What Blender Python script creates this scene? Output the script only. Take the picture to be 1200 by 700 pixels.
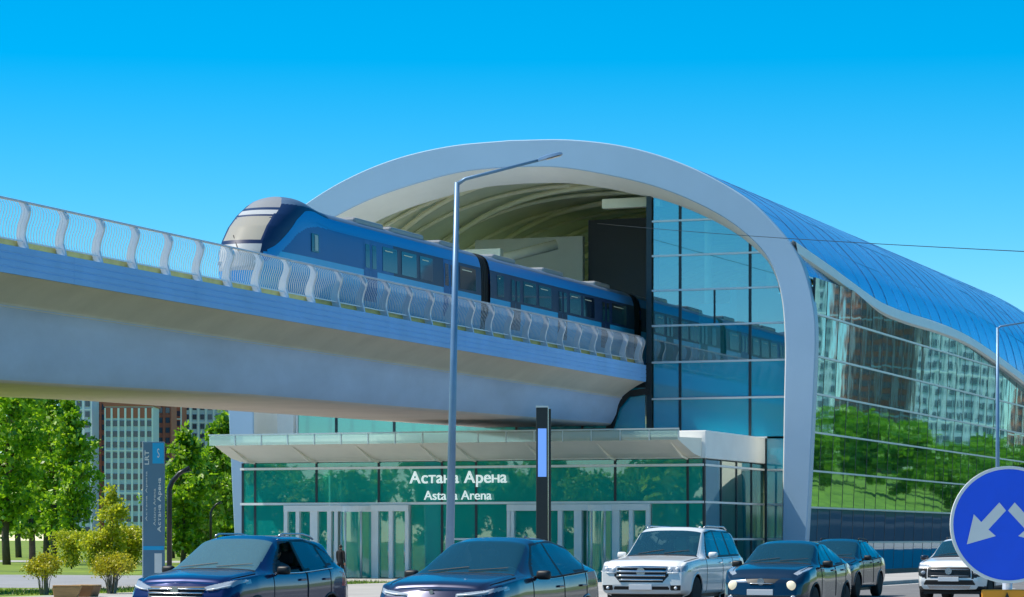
import bpy, bmesh, math, random
import numpy as np
from mathutils import Vector, Matrix

for o in list(bpy.data.objects):
    bpy.data.objects.remove(o, do_unlink=True)
SC = bpy.context.scene
COL = SC.collection
random.seed(7)
PI = math.pi

# ------------------------------------------------------------------ camera
# world axes: +Y runs along the railway / road away from the camera, +X is to the right of it
FPX, HY, CAMH = 3300.0, 632.0, 1.6
PHI = math.atan(1237 / FPX)
CP, SP = math.cos(PHI), math.sin(PHI)
cd = bpy.data.cameras.new('camera')
cam = bpy.data.objects.new('camera', cd)
COL.objects.link(cam)
cam.location = (0, 0, CAMH)
cam.rotation_euler = (PI / 2, 0, PHI)
cd.sensor_width = 36
cd.lens = FPX / 1200 * 36
cd.shift_y = (HY - 350) / 1200
cd.clip_start = 0.3
cd.clip_end = 9000
SC.camera = cam

# ------------------------------------------------------------------ sky, sun, exposure
SUN_DIR = Vector((-0.50, -0.15, 0.85)).normalized()
SUN_EL = math.asin(SUN_DIR.z)
SUN_AZ = math.atan2(SUN_DIR.x, SUN_DIR.y)
W = bpy.data.worlds.new('World')
SC.world = W
W.use_nodes = True
wn = W.node_tree.nodes
wl = W.node_tree.links
wn.clear()
sky = wn.new('ShaderNodeTexSky')
sky.sky_type = 'NISHITA'
sky.sun_disc = False
sky.sun_elevation = SUN_EL
sky.sun_rotation = SUN_AZ
sky.altitude = 2500
sky.air_density = 1.0
sky.dust_density = 0.0
sky.ozone_density = 2.0
hs = wn.new('ShaderNodeHueSaturation')
hs.inputs['Hue'].default_value = 0.485
hs.inputs['Saturation'].default_value = 1.62
hs.inputs['Value'].default_value = 1.0
bg = wn.new('ShaderNodeBackground')
bg.inputs['Strength'].default_value = 0.125
wo = wn.new('ShaderNodeOutputWorld')
wl.new(sky.outputs[0], hs.inputs['Color'])
wl.new(hs.outputs[0], bg.inputs['Color'])
wl.new(bg.outputs[0], wo.inputs['Surface'])
sd = bpy.data.lights.new('sun', 'SUN')
sd.energy = 4.2
sd.angle = math.radians(0.5)
sd.color = (1.0, 0.93, 0.8)
so = bpy.data.objects.new('sun', sd)
COL.objects.link(so)
so.rotation_euler = SUN_DIR.to_track_quat('Z', 'Y').to_euler()
SC.view_settings.view_transform = 'Standard'
SC.view_settings.look = 'None'
SC.view_settings.gamma = 1.0
SC.view_settings.use_curve_mapping = False
SC.view_settings.exposure = 0.45
SC.render.engine = 'CYCLES'
SC.cycles.max_bounces = 10
SC.cycles.glossy_bounces = 5
SC.cycles.diffuse_bounces = 6
SC.cycles.transparent_max_bounces = 24
SC.cycles.caustics_reflective = False
SC.cycles.caustics_refractive = False

# ------------------------------------------------------------------ pixel helpers (a pixel only gives a direction)
def ray(x, y):
    tx = (x - 600) / FPX
    return (tx * CP - SP, tx * SP + CP, (HY - y) / FPX)
def on_y(x, y, Y):
    d = ray(x, y); t = Y / d[1]
    return Vector((d[0] * t, Y, CAMH + d[2] * t))
def on_x(x, y, X):
    d = ray(x, y); t = X / d[0]
    return Vector((X, d[1] * t, CAMH + d[2] * t))
def at_s(x, y, s):
    d = ray(x, y); t = FPX / s
    return Vector((d[0] * t, d[1] * t, CAMH + d[2] * t))

# ------------------------------------------------------------------ materials
MATS = {}
def mat(name, col, rough=0.6, metal=0.0, var=0.0, vscale=3.0, bump=0.0, bscale=20.0, coat=0.0, spec=0.5, emit=None, stretch=None, col2=None):
    m = bpy.data.materials.new(name)
    m.use_nodes = True
    nt = m.node_tree
    b = nt.nodes['Principled BSDF']
    b.inputs['Base Color'].default_value = (*col, 1)
    b.inputs['Roughness'].default_value = rough
    b.inputs['Metallic'].default_value = metal
    b.inputs['Specular IOR Level'].default_value = spec
    b.inputs['Coat Weight'].default_value = coat
    b.inputs['Coat Roughness'].default_value = 0.04
    if emit:
        b.inputs['Emission Color'].default_value = (*emit[0], 1)
        b.inputs['Emission Strength'].default_value = emit[1]
    if var or bump:
        tc = nt.nodes.new('ShaderNodeTexCoord')
        src = tc.outputs['Object']
        if stretch:
            mp = nt.nodes.new('ShaderNodeMapping')
            mp.inputs['Scale'].default_value = stretch
            nt.links.new(src, mp.inputs[0]); src = mp.outputs[0]
    if var:
        nz = nt.nodes.new('ShaderNodeTexNoise')
        nz.inputs['Scale'].default_value = vscale
        nz.inputs['Detail'].default_value = 6
        nz.inputs['Roughness'].default_value = 0.62
        nt.links.new(src, nz.inputs['Vector'])
        rp = nt.nodes.new('ShaderNodeValToRGB')
        rp.color_ramp.elements[0].position = 0.3
        rp.color_ramp.elements[1].position = 0.7
        c0 = [max(0, c * (1 - var)) for c in col]
        c1 = [min(1, c * (1 + var)) for c in (col2 or col)]
        rp.color_ramp.elements[0].color = (*c0, 1)
        rp.color_ramp.elements[1].color = (*c1, 1)
        nt.links.new(nz.outputs['Fac'], rp.inputs[0])
        nt.links.new(rp.outputs[0], b.inputs['Base Color'])
        mr = nt.nodes.new('ShaderNodeMapRange')
        mr.inputs['To Min'].default_value = max(0.02, rough - 0.12 * min(1, var * 4))
        mr.inputs['To Max'].default_value = min(1, rough + 0.12 * min(1, var * 4))
        nt.links.new(nz.outputs['Fac'], mr.inputs['Value'])
        nt.links.new(mr.outputs[0], b.inputs['Roughness'])
    if bump:
        n2 = nt.nodes.new('ShaderNodeTexNoise')
        n2.inputs['Scale'].default_value = bscale
        n2.inputs['Detail'].default_value = 4
        nt.links.new(src, n2.inputs['Vector'])
        bp = nt.nodes.new('ShaderNodeBump')
        bp.inputs['Strength'].default_value = bump
        bp.inputs['Distance'].default_value = 0.05
        nt.links.new(n2.outputs['Fac'], bp.inputs['Height'])
        nt.links.new(bp.outputs[0], b.inputs['Normal'])
    MATS[name] = m
    return m

def glass(name, tint, refl, rtint=(1, 1, 1), rough=0.01, wave=0.0, wscale=0.4, body=None, bodyf=0.0, rmax=0.97):
    """architectural glass: mirror reflection over a tinted see-through body"""
    m = bpy.data.materials.new(name)
    m.use_nodes = True
    nt = m.node_tree
    nt.nodes.clear()
    out = nt.nodes.new('ShaderNodeOutputMaterial')
    tr = nt.nodes.new('ShaderNodeBsdfTransparent')
    tr.inputs[0].default_value = (*tint, 1)
    gl = nt.nodes.new('ShaderNodeBsdfGlossy')
    gl.inputs['Color'].default_value = (*rtint, 1)
    gl.inputs['Roughness'].default_value = rough
    base = tr.outputs[0]
    if bodyf:
        df = nt.nodes.new('ShaderNodeBsdfDiffuse')
        df.inputs[0].default_value = (*body, 1)
        m0 = nt.nodes.new('ShaderNodeMixShader')
        m0.inputs[0].default_value = bodyf
        nt.links.new(tr.outputs[0], m0.inputs[1]); nt.links.new(df.outputs[0], m0.inputs[2])
        base = m0.outputs[0]
    lw = nt.nodes.new('ShaderNodeLayerWeight')
    lw.inputs['Blend'].default_value = 0.35
    mr = nt.nodes.new('ShaderNodeMapRange')
    mr.inputs['To Min'].default_value = refl
    mr.inputs['To Max'].default_value = rmax
    nt.links.new(lw.outputs['Fresnel'], mr.inputs['Value'])
    mx = nt.nodes.new('ShaderNodeMixShader')
    nt.links.new(mr.outputs[0], mx.inputs[0])
    nt.links.new(base, mx.inputs[1])
    nt.links.new(gl.outputs[0], mx.inputs[2])
    nt.links.new(mx.outputs[0], out.inputs[0])
    if wave:
        ge = nt.nodes.new('ShaderNodeNewGeometry')
        nz = nt.nodes.new('ShaderNodeTexNoise')
        nz.inputs['Scale'].default_value = wscale
        nz.inputs['Detail'].default_value = 1.5
        nt.links.new(ge.outputs['Position'], nz.inputs['Vector'])
        bp = nt.nodes.new('ShaderNodeBump')
        bp.inputs['Strength'].default_value = wave
        bp.inputs['Distance'].default_value = 0.05
        nt.links.new(nz.outputs['Fac'], bp.inputs['Height'])
        nt.links.new(bp.outputs[0], gl.inputs['Normal'])
    MATS[name] = m
    return m

def leafmat(name, cols, trans=0.35):
    m = bpy.data.materials.new(name)
    m.use_nodes = True
    nt = m.node_tree
    nt.nodes.clear()
    out = nt.nodes.new('ShaderNodeOutputMaterial')
    ge = nt.nodes.new('ShaderNodeNewGeometry')
    rp = nt.nodes.new('ShaderNodeValToRGB')
    while len(rp.color_ramp.elements) < len(cols):
        rp.color_ramp.elements.new(0.5)
    for i, c in enumerate(cols):
        rp.color_ramp.elements[i].position = i / max(1, len(cols) - 1)
        rp.color_ramp.elements[i].color = (*c, 1)
    nt.links.new(ge.outputs['Random Per Island'], rp.inputs[0])
    df = nt.nodes.new('ShaderNodeBsdfDiffuse')
    tl = nt.nodes.new('ShaderNodeBsdfTranslucent')
    nt.links.new(rp.outputs[0], df.inputs[0])
    nt.links.new(rp.outputs[0], tl.inputs[0])
    gl = nt.nodes.new('ShaderNodeBsdfGlossy')
    gl.inputs['Roughness'].default_value = 0.45
    mx = nt.nodes.new('ShaderNodeMixShader')
    mx.inputs[0].default_value = trans
    nt.links.new(df.outputs[0], mx.inputs[1]); nt.links.new(tl.outputs[0], mx.inputs[2])
    m2 = nt.nodes.new('ShaderNodeMixShader')
    m2.inputs[0].default_value = 0.05
    nt.links.new(mx.outputs[0], m2.inputs[1]); nt.links.new(gl.outputs[0], m2.inputs[2])
    nt.links.new(m2.outputs[0], out.inputs[0])
    MATS[name] = m
    return m

M = MATS
mat('grass', (0.09, 0.17, 0.012), 0.9, var=0.45, vscale=0.35, bump=0.6, bscale=3, col2=(0.20, 0.27, 0.02))
mat('asphalt', (0.17, 0.165, 0.165), 0.85, var=0.25, vscale=0.8, bump=0.3, bscale=30)
mat('paving', (0.42, 0.40, 0.375), 0.8, var=0.15, vscale=0.5, bump=0.2, bscale=12)
mat('path', (0.30, 0.30, 0.31), 0.8, var=0.15, vscale=0.4)
mat('kerbstone', (0.38, 0.37, 0.35), 0.8, var=0.15, vscale=1.5)
mat('marking', (0.75, 0.75, 0.72), 0.6, var=0.12, vscale=2)
mat('cladding', (0.34, 0.49, 0.65), 0.38, var=0.04, vscale=0.25, spec=0.4)
mat('white_trim', (0.84, 0.85, 0.84), 0.4, var=0.05, vscale=0.8)
mat('girder_soffit', (0.62, 0.52, 0.46), 0.75, var=0.08, vscale=0.4)  # beige of the light bounced off the ground, put into the girder bottom's colour
mat('soffit', (0.86, 0.83, 0.74), 0.6, var=0.05, vscale=0.5)
mat('ceiling', (0.88, 0.85, 0.66), 0.7, var=0.08, vscale=0.5)
mat('rib', (0.85, 0.79, 0.58), 0.55, var=0.06, vscale=1)
mat('roof_metal', (0.25, 0.56, 0.93), 0.26, metal=0.6, var=0.10, vscale=0.3)
mat('roof_under', (0.10, 0.16, 0.24), 0.6)
mat('dark_frame', (0.015, 0.03, 0.04), 0.4, var=0.2, vscale=2)
mat('mullion_light', (0.62, 0.68, 0.70), 0.35, metal=0.3)
mat('concrete_bounce', (0.56, 0.51, 0.42), 0.75, var=0.10, vscale=0.4)  # concrete of the cantilever underside with warm ground bounce mixed into its colour
mat('concrete', (0.42, 0.51, 0.68), 0.72, var=0.12, vscale=0.35, bump=0.12, bscale=5, stretch=(1, 0.5, 1))  # blue of the sky light on the web is mixed into this colour
mat('fascia', (0.19, 0.45, 0.86), 0.6, var=0.07, vscale=0.5)
mat('rail_metal', (0.66, 0.70, 0.78), 0.4, metal=0.3, var=0.06, vscale=4)
mat('bar_metal', (0.66, 0.70, 0.76), 0.4, metal=0.2)
mat('yellow', (0.92, 0.66, 0.22), 0.6, var=0.15, vscale=2)
mat('steel', (0.30, 0.31, 0.33), 0.45, metal=0.7)
mat('interior_wall', (0.60, 0.62, 0.56), 0.7, var=0.05, vscale=0.6)
mat('trackway_shade', (0.02, 0.03, 0.045), 0.5)
mat('interior_floor', (0.72, 0.71, 0.64), 0.5, var=0.08, vscale=0.5)
mat('interior_teal', (0.26, 0.60, 0.52), 0.6, var=0.12, vscale=0.4)
mat('train_blue', (0.006, 0.12, 0.38), 0.38, spec=0.3, coat=0.05, var=0.04, vscale=0.5)
mat('train_cantrail', (0.008, 0.24, 0.64), 0.32, spec=0.35, coat=0.1)
mat('train_light', (0.02, 0.36, 0.74), 0.3, coat=0.15, var=0.04, vscale=0.5)
mat('train_navy', (0.008, 0.025, 0.09), 0.4, coat=0.0)
mat('train_roof', (0.10, 0.16, 0.26), 0.45, var=0.1, vscale=1)
mat('train_nose', (0.30, 0.30, 0.31), 0.35, var=0.05, vscale=1)
mat('train_grey', (0.48, 0.49, 0.50), 0.4, var=0.06, vscale=1.5)
mat('train_glass', (0.008, 0.02, 0.045), 0.06, spec=0.9)
mat('train_screen', (0.42, 0.38, 0.31), 0.14, spec=0.8)
mat('rubber', (0.012, 0.012, 0.013), 0.85, var=0.2, vscale=6)
mat('black_plastic', (0.012, 0.013, 0.015), 0.5)
mat('black_metal', (0.012, 0.016, 0.02), 0.35, var=0.2, vscale=3)
mat('lamp_grey', (0.16, 0.28, 0.44), 0.4, metal=0.3, var=0.1, vscale=2)
mat('lamp_lens', (0.75, 0.75, 0.72), 0.3)
mat('totem_blue', (0.11, 0.22, 0.33), 0.4, var=0.06, vscale=1)
mat('totem_cyan', (0.01, 0.42, 0.80), 0.4)
mat('sign_blue', (0.0, 0.10, 0.92), 0.35, var=0.06, vscale=3)
mat('sign_white', (0.80, 0.81, 0.80), 0.4, var=0.04, vscale=4)
mat('sign_orange', (0.85, 0.32, 0.01), 0.45, var=0.06, vscale=4)
mat('screen', (0.12, 0.25, 0.6), 0.2, emit=((0.16, 0.36, 0.95), 0.55))
mat('wood', (0.42, 0.24, 0.09), 0.65, var=0.25, vscale=3, stretch=(1, 1, 6))
mat('wood_dark', (0.18, 0.09, 0.035), 0.65, var=0.25, vscale=3)
mat('bark', (0.11, 0.085, 0.06), 0.9, var=0.3, vscale=4, bump=0.6, bscale=10)
mat('bark_pale', (0.22, 0.20, 0.16), 0.9, var=0.3, vscale=4)
mat('bld_white', (0.88, 0.89, 0.91), 0.7, var=0.05, vscale=0.05)
mat('bld_red', (0.52, 0.15, 0.10), 0.8, var=0.12, vscale=0.08)
mat('bld_grey', (0.56, 0.63, 0.73), 0.7, var=0.06, vscale=0.05)
mat('bld_glass', (0.03, 0.05, 0.10), 0.15, spec=0.8)
mat('cloth_black', (0.010, 0.010, 0.013), 0.85, var=0.2, vscale=8)
mat('skin', (0.45, 0.24, 0.16), 0.55)
mat('hair', (0.012, 0.009, 0.008), 0.6)
mat('chrome', (0.75, 0.77, 0.80), 0.12, metal=1.0)
mat('rim', (0.50, 0.52, 0.55), 0.25, metal=0.85)
mat('headlamp', (0.34, 0.38, 0.43), 0.10, spec=0.9, coat=0.8)
mat('drl', (0.9, 0.92, 0.95), 0.2, coat=0.5)
mat('lit_letters', (0.85, 0.9, 0.9), 0.4, emit=((0.85, 1.0, 0.97), 0.35))
mat('headlamp_warm', (0.85, 0.78, 0.6), 0.1, coat=0.6, emit=((1.0, 0.85, 0.55), 0.35))
mat('tail_red', (0.55, 0.03, 0.04), 0.2, coat=0.5)
mat('plate', (0.75, 0.76, 0.78), 0.5)
mat('seat_cloth', (0.035, 0.035, 0.04), 0.8)
glass('glass_side', (0.10, 0.28, 0.32), 0.66, (0.46, 0.82, 0.84), 0.022, wave=0.055, wscale=0.5, body=(0.01, 0.09, 0.12), bodyf=0.35)
glass('glass_side_dark', (0.03, 0.08, 0.12), 0.04, (0.6, 0.8, 0.95), 0.02, wave=0.04, body=(0.010, 0.12, 0.19), bodyf=0.85, rmax=0.12)
glass('glass_green', (0.1, 0.5, 0.42), 0.14, (0.8, 1.0, 0.95), 0.02, wave=0.02, body=(0.02, 0.33, 0.30), bodyf=0.75)
glass('glass_front', (0.35, 0.80, 0.78), 0.34, (0.8, 0.97, 1.0), 0.01, wave=0.03, wscale=0.5, body=(0.02, 0.30, 0.36), bodyf=0.22)
glass('glass_spandrel', (0.1, 0.3, 0.32), 0.16, (0.8, 0.95, 1.0), 0.03, wave=0.02, body=(0.0, 0.32, 0.50), bodyf=0.90)
glass('glass_entry', (0.25, 0.88, 0.70), 0.11, (0.8, 1.0, 0.95), 0.01, wave=0.03, wscale=0.6, body=(0.01, 0.62, 0.55), bodyf=0.46)
glass('glass_left', (0.80, 0.95, 0.86), 0.06, (0.8, 1, 0.95))
glass('glass_edge', (0.75, 0.92, 0.86), 0.15, (1, 1, 1), 0.05, body=(0.6, 0.75, 0.68), bodyf=0.4)
glass('glass_car', (0.35, 0.45, 0.46), 0.10, (0.9, 0.97, 1.0), 0.01, body=(0.05, 0.16, 0.20), bodyf=0.25)
glass('glass_car_light', (0.30, 0.45, 0.46), 0.14, (0.9, 0.98, 1.0), 0.01, body=(0.28, 0.50, 0.52), bodyf=0.32)
leafmat('leaf_green', [(0.11, 0.28, 0.008), (0.25, 0.47, 0.010), (0.38, 0.62, 0.014), (0.52, 0.72, 0.04)], 0.6)
leafmat('leaf_mid', [(0.10, 0.27, 0.008), (0.24, 0.46, 0.010), (0.42, 0.62, 0.02)], 0.6)
leafmat('leaf_yellow', [(0.34, 0.42, 0.012), (0.56, 0.60, 0.02), (0.75, 0.72, 0.06)], 0.6)
leafmat('leaf_shrub', [(0.30, 0.33, 0.012), (0.52, 0.50, 0.015), (0.68, 0.58, 0.02)], 0.5)
leafmat('blade', [(0.07, 0.15, 0.01), (0.15, 0.26, 0.015), (0.26, 0.33, 0.03)])

# ------------------------------------------------------------------ mesh helpers
class MB:
    def __init__(s): s.v = []; s.f = []
    def add(s, vs, fs):
        n = len(s.v)
        s.v += [tuple(p) for p in vs]
        s.f += [tuple(i + n for i in f) for f in fs]
    def box(s, x0, x1, y0, y1, z0, z1):
        s.add([(x0,y0,z0),(x1,y0,z0),(x1,y1,z0),(x0,y1,z0),(x0,y0,z1),(x1,y0,z1),(x1,y1,z1),(x0,y1,z1)],
              [(0,3,2,1),(4,5,6,7),(0,1,5,4),(1,2,6,5),(2,3,7,6),(3,0,4,7)])
        return s
    def tube(s, pts, r, n=8, cap=True):
        pts = [Vector(p) for p in pts]
        rs = r if isinstance(r, (list, tuple)) else [r] * len(pts)
        ring = []
        up = None
        for i, p in enumerate(pts):
            t = (pts[min(i+1, len(pts)-1)] - pts[max(i-1, 0)])
            if t.length < 1e-9: t = Vector((0,0,1))
            t.normalize()
            if up is None:
                up = Vector((0,0,1)) if abs(t.z) < 0.9 else Vector((1,0,0))
            a = t.cross(up)
            if a.length < 1e-6: a = t.orthogonal()
            a.normalize(); b = a.cross(t).normalized(); up = b
            ring.append([p + (a * math.cos(2*PI*k/n) + b * math.sin(2*PI*k/n)) * rs[i] for k in range(n)])
        base = len(s.v)
        for rg in ring: s.v += [tuple(q) for q in rg]
        for i in range(len(pts)-1):
            for k in range(n):
                s.f.append((base+i*n+k, base+i*n+(k+1)%n, base+(i+1)*n+(k+1)%n, base+(i+1)*n+k))
        if cap:
            s.f.append(tuple(base+k for k in reversed(range(n))))
            s.f.append(tuple(base+(len(pts)-1)*n+k for k in range(n)))
        return s
    def grid(s, P, closed=False):
        """P[i][j] array of points"""
        r, c = len(P), len(P[0])
        vs = [p for row in P for p in row]
        fs = []
        for i in range(r-1):
            for j in range(c if closed else c-1):
                fs.append((i*c+j, i*c+(j+1)%c, (i+1)*c+(j+1)%c, (i+1)*c+j))
        s.add(vs, fs); return s
    def prism(s, poly, axis, a, b):
        """extrude a 2D polygon along axis ('x','y','z') from a to b"""
        n = len(poly)
        def P(u, v, w):
            return {'x': (w,u,v), 'y': (u,w,v), 'z': (u,v,w)}[axis]
        s.add([P(u,v,a) for u,v in poly] + [P(u,v,b) for u,v in poly],
              [tuple(range(n))[::-1], tuple(range(n, 2*n))] + [(i,(i+1)%n,n+(i+1)%n,n+i) for i in range(n)])
        return s
    def lathe(s, prof, n=24, axis='z', c=(0,0,0)):
        """prof = [(r, h)]"""
        vs = []
        for r, h in prof:
            for k in range(n):
                a = 2*PI*k/n
                u, v = r*math.cos(a), r*math.sin(a)
                p = {'x': (h,u,v), 'y': (u,h,v), 'z': (u,v,h)}[axis]
                vs.append((p[0]+c[0], p[1]+c[1], p[2]+c[2]))
        m = len(prof)
        fs = [(i*n+k, i*n+(k+1)%n, (i+1)*n+(k+1)%n, (i+1)*n+k) for i in range(m-1) for k in range(n)]
        fs.append(tuple(reversed(range(n)))); fs.append(tuple(range((m-1)*n, m*n)))
        s.add(vs, fs); return s
    def mesh(s, name, m, smooth=False, fix=True):
        me = bpy.data.meshes.new(name)
        me.from_pydata(s.v, [], s.f)
        if fix:
            bm = bmesh.new(); bm.from_mesh(me)
            bmesh.ops.recalc_face_normals(bm, faces=bm.faces)
            bm.to_mesh(me); bm.free()
        if m: me.materials.append(M[m])
        if smooth: me.polygons.foreach_set('use_smooth', [True]*len(me.polygons))
        me.update()
        return me
    def build(s, name, m, parent=None, smooth=False, bevel=0.0, loc=None, fix=True, angle=None):
        o = bpy.data.objects.new(name, s.mesh(name, m, smooth, fix))
        COL.objects.link(o)
        if parent: o.parent = parent
        if loc: o.location = loc
        if bevel:
            md = o.modifiers.new('bevel', 'BEVEL'); md.width = bevel; md.segments = 2; md.limit_method = 'ANGLE'
        if angle:
            md = o.modifiers.new('split', 'EDGE_SPLIT'); md.split_angle = math.radians(angle)
        return o

def obj(name, me, parent=None, loc=(0,0,0)):
    o = bpy.data.objects.new(name, me); COL.objects.link(o)
    if parent: o.parent = parent
    o.location = loc
    return o
def tag(o, label, cat, group=None):
    o['label'] = label; o['category'] = cat
    if group: o['group'] = group
    return o
def thing(name, label, cat, loc=(0,0,0), rz=0, group=None):
    o = bpy.data.objects.new(name, None); COL.objects.link(o)
    o.location = loc; o.rotation_euler = (0,0,rz)
    return tag(o, label, cat, group)
def struct(o): o['kind'] = 'structure'; return o
def stuff(o): o['kind'] = 'stuff'; return o
def copy_tree(o, parent=None):
    c = o.copy(); COL.objects.link(c); c.parent = parent
    for ch in list(o.children): copy_tree(ch, c)
    return c
def box(name, m, parent, *a, bevel=0.0):
    return MB().box(*a).build(name, m, parent, bevel=bevel)
def crom(pts, n):
    """Catmull-Rom through 2D/3D points, n samples per span"""
    P = [np.array(p, float) for p in pts]
    P = [2*P[0]-P[1]] + P + [2*P[-1]-P[-2]]
    out = []
    for i in range(1, len(P)-2):
        for k in range(n):
            t = k/n
            out.append(0.5*((2*P[i])+(-P[i-1]+P[i+1])*t+(2*P[i-1]-5*P[i]+4*P[i+1]-P[i+2])*t*t+(-P[i-1]+3*P[i]-3*P[i+1]+P[i+2])*t**3))
    out.append(P[-2]); return np.array(out)
def resample(A, n):
    d = np.r_[0, np.cumsum(np.hypot(*np.diff(A, axis=0).T))]
    t = np.linspace(0, d[-1], n)
    return np.c_[np.interp(t, d, A[:,0]), np.interp(t, d, A[:,1])]
def text_mesh(name, body, m, parent, centre, width, xdir, zdir, thick=0.04, weight=0.0, height=None):
    cu = bpy.data.curves.new(name, 'FONT')
    cu.body = body; cu.size = 1; cu.extrude = 0.02; cu.offset = weight
    cu.align_x = 'CENTER'; cu.align_y = 'CENTER'
    t = bpy.data.objects.new(name, cu); COL.objects.link(t)
    bpy.context.view_layer.update()
    me = bpy.data.meshes.new_from_object(t.evaluated_get(bpy.context.evaluated_depsgraph_get()))
    bpy.data.objects.remove(t)
    co = np.empty(len(me.vertices)*3); me.vertices.foreach_get('co', co); co = co.reshape(-1,3)
    lo, hi = co.min(0), co.max(0)
    sx = width/(hi[0]-lo[0]); sy = (height/(hi[1]-lo[1])) if height else sx
    co -= (lo+hi)/2
    co *= np.array([sx, sy, thick/max(1e-6, hi[2]-lo[2])])
    xd = np.array(xdir, float); zd = np.array(zdir, float); nd = np.cross(xd, zd)
    wco = co[:,:1]*xd + co[:,1:2]*zd + co[:,2:]*nd + np.array(centre, float)
    me.vertices.foreach_set('co', wco.ravel())
    me.materials.clear(); me.materials.append(M[m]); me.update()
    return obj(name, me, parent)

def word_mesh(name, word, m, parent, centre, width, xdir, zdir, thick=0.04, weight=0.0, height=None):
    """Cyrillic lettering set glyph by glyph; te and en are made of plain strokes"""
    VS, FS = [], []; pen = 0.0; XH = 0.47; sw = 0.095
    for ch in word:
        if ch == ' ': pen += 0.26; continue
        if ch in 'тн':
            mb = MB(); w_ = 0.46 if ch == 'н' else 0.43
            if ch == 'н':
                mb.box(0, sw, 0, XH, -.02, .02); mb.box(w_-sw, w_, 0, XH, -.02, .02); mb.box(sw, w_-sw, XH*.5-.04, XH*.5+.04, -.02, .02)
            else:
                mb.box(0, w_, XH-.085, XH, -.02, .02); mb.box(w_/2-sw/2, w_/2+sw/2, 0, XH-.085, -.02, .02)
            co = np.array(mb.v); fs = mb.f
        else:
            cu = bpy.data.curves.new(name, 'FONT'); cu.body = ch; cu.size = 1; cu.extrude = 0.02; cu.offset = 0.008+weight
            t_ = bpy.data.objects.new(name, cu); COL.objects.link(t_)
            bpy.context.view_layer.update()
            me = bpy.data.meshes.new_from_object(t_.evaluated_get(bpy.context.evaluated_depsgraph_get()))
            bpy.data.objects.remove(t_)
            co = np.empty(len(me.vertices)*3); me.vertices.foreach_get('co', co); co = co.reshape(-1,3)
            fs = [tuple(p.vertices) for p in me.polygons]
            bpy.data.meshes.remove(me)
        co = co - np.array([co[:,0].min(), 0, 0])
        n0 = sum(len(v) for v in VS)
        VS.append(co+np.array([pen,0,0])); FS += [tuple(i+n0 for i in f) for f in fs]
        pen += co[:,0].max()+0.065
    co = np.concatenate(VS); lo, hi = co.min(0), co.max(0)
    sx = width/(hi[0]-lo[0]); sy = height/(hi[1]-lo[1]) if height else sx
    co = (co-(lo+hi)/2)*np.array([sx, sy, thick/(hi[2]-lo[2])])
    xd = np.array(xdir, float); zd = np.array(zdir, float); nd = np.cross(xd, zd)
    me = bpy.data.meshes.new(name)
    me.from_pydata((co[:,:1]*xd+co[:,1:2]*zd+co[:,2:]*nd+np.array(centre, float)).tolist(), [], FS)
    me.materials.append(M[m]); me.update()
    return obj(name, me, parent)

# ------------------------------------------------------------------ ground, road, pavements
RZ0, RZ1 = -900, 3500     # along the road
GL = -0.40                # level of the station square, a little below the road
gx = [(-4000, GL), (-31, GL), (-27.0, -0.06), (14.6, -0.06), (20, 0.1), (34, 2.6), (60, 6.0), (90, 7.0), (4000, 8.0)]
g = MB()
xs_g = [-4000, -300, -60, -46, -41, -36, -31, -27.0, -26.4, 14.6, 20, 34, 60, 90, 4000]
ys = [RZ0, -200, 0, 40, 70, 90, 93, 97, 120, 200, 300, 450, 700, 1200, RZ1]
def ground_z(x, y):
    z = float(np.interp(x, [p[0] for p in gx], [p[1] for p in gx]))
    if x < -26.9:
        v = float(np.interp(x, [-46, -41, -27], [GL, 0.10, 0.08]))
        f = float(np.interp(y, [90, 97], [1, 0]))
        z = z*(1-f)+max(z, v)*f
    return z
g.grid([[(x, y, ground_z(x, y)) for x in xs_g] for y in ys])
struct(g.build('ground', 'grass', smooth=True))
r = MB(); r.add([(-22.3,RZ0,0),(-5,RZ0,0),(-5,RZ1,0),(-22.3,RZ1,0)], [(0,1,2,3)])
struct(r.build('road', 'asphalt'))
r = MB(); r.add([(1.6,RZ0,0),(13.5,RZ0,0),(13.5,RZ1,0),(1.6,RZ1,0)], [(0,1,2,3)])
struct(r.build('road', 'asphalt'))
mk = MB()
for x in (-16.75, -9.5):
    y = -40
    while y < 420:
        mk.add([(x-.07,y,.004),(x+.07,y,.004),(x+.07,y+3,.004),(x-.07,y+3,.004)], [(0,1,2,3)]); y += 8
for x in (-21.9, -5.4):
    mk.add([(x-.07,RZ0,.004),(x+.07,RZ0,.004),(x+.07,RZ1,.004),(x-.07,RZ1,.004)], [(0,1,2,3)])
struct(mk.build('road_marking', 'marking'))
for x0, x1 in ((-22.62,-22.32),(-4.98,-4.68),(1.28,1.58),(13.52,13.82)):
    k = box('kerb', 'kerbstone', None, x0, x1, RZ0, RZ1, -0.3, 0.13, bevel=0.02); struct(k)
struct(box('pavement', 'paving', None, -27.2, -22.64, RZ0, RZ1, -0.4, 0.12))
struct(box('traffic_island', 'paving', None, -4.66, 1.26, RZ0, RZ1, -0.4, 0.11))
struct(box('pavement', 'paving', None, 13.84, 17.5, RZ0, RZ1, -0.4, 0.12))
p = MB(); p.add([(-37.6,55,.115),(-27.2,55,.115),(-27.2,89.9,.115),(-37.6,89.9,.115)], [(0,1,2,3)])
p.add([(-37.6,89.9,.115),(-27.2,89.9,.115),(-27.2,97,.062),(-31.2,97,GL+.006),(-37.6,97,GL+.006)], [(0,1,2,4),(4,2,3)])
p.add([(-57.5,97,GL+.006),(-31.2,97,GL+.006),(-31.2,330,GL+.006),(-57.5,330,GL+.006)], [(0,1,2,3)])
p.add([(-31.2,97,GL+.006),(-27.2,97,.06),(-27.2,330,.06),(-31.2,330,GL+.006)], [(0,1,2,3)])
struct(p.build('station_square', 'paving'))
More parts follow.
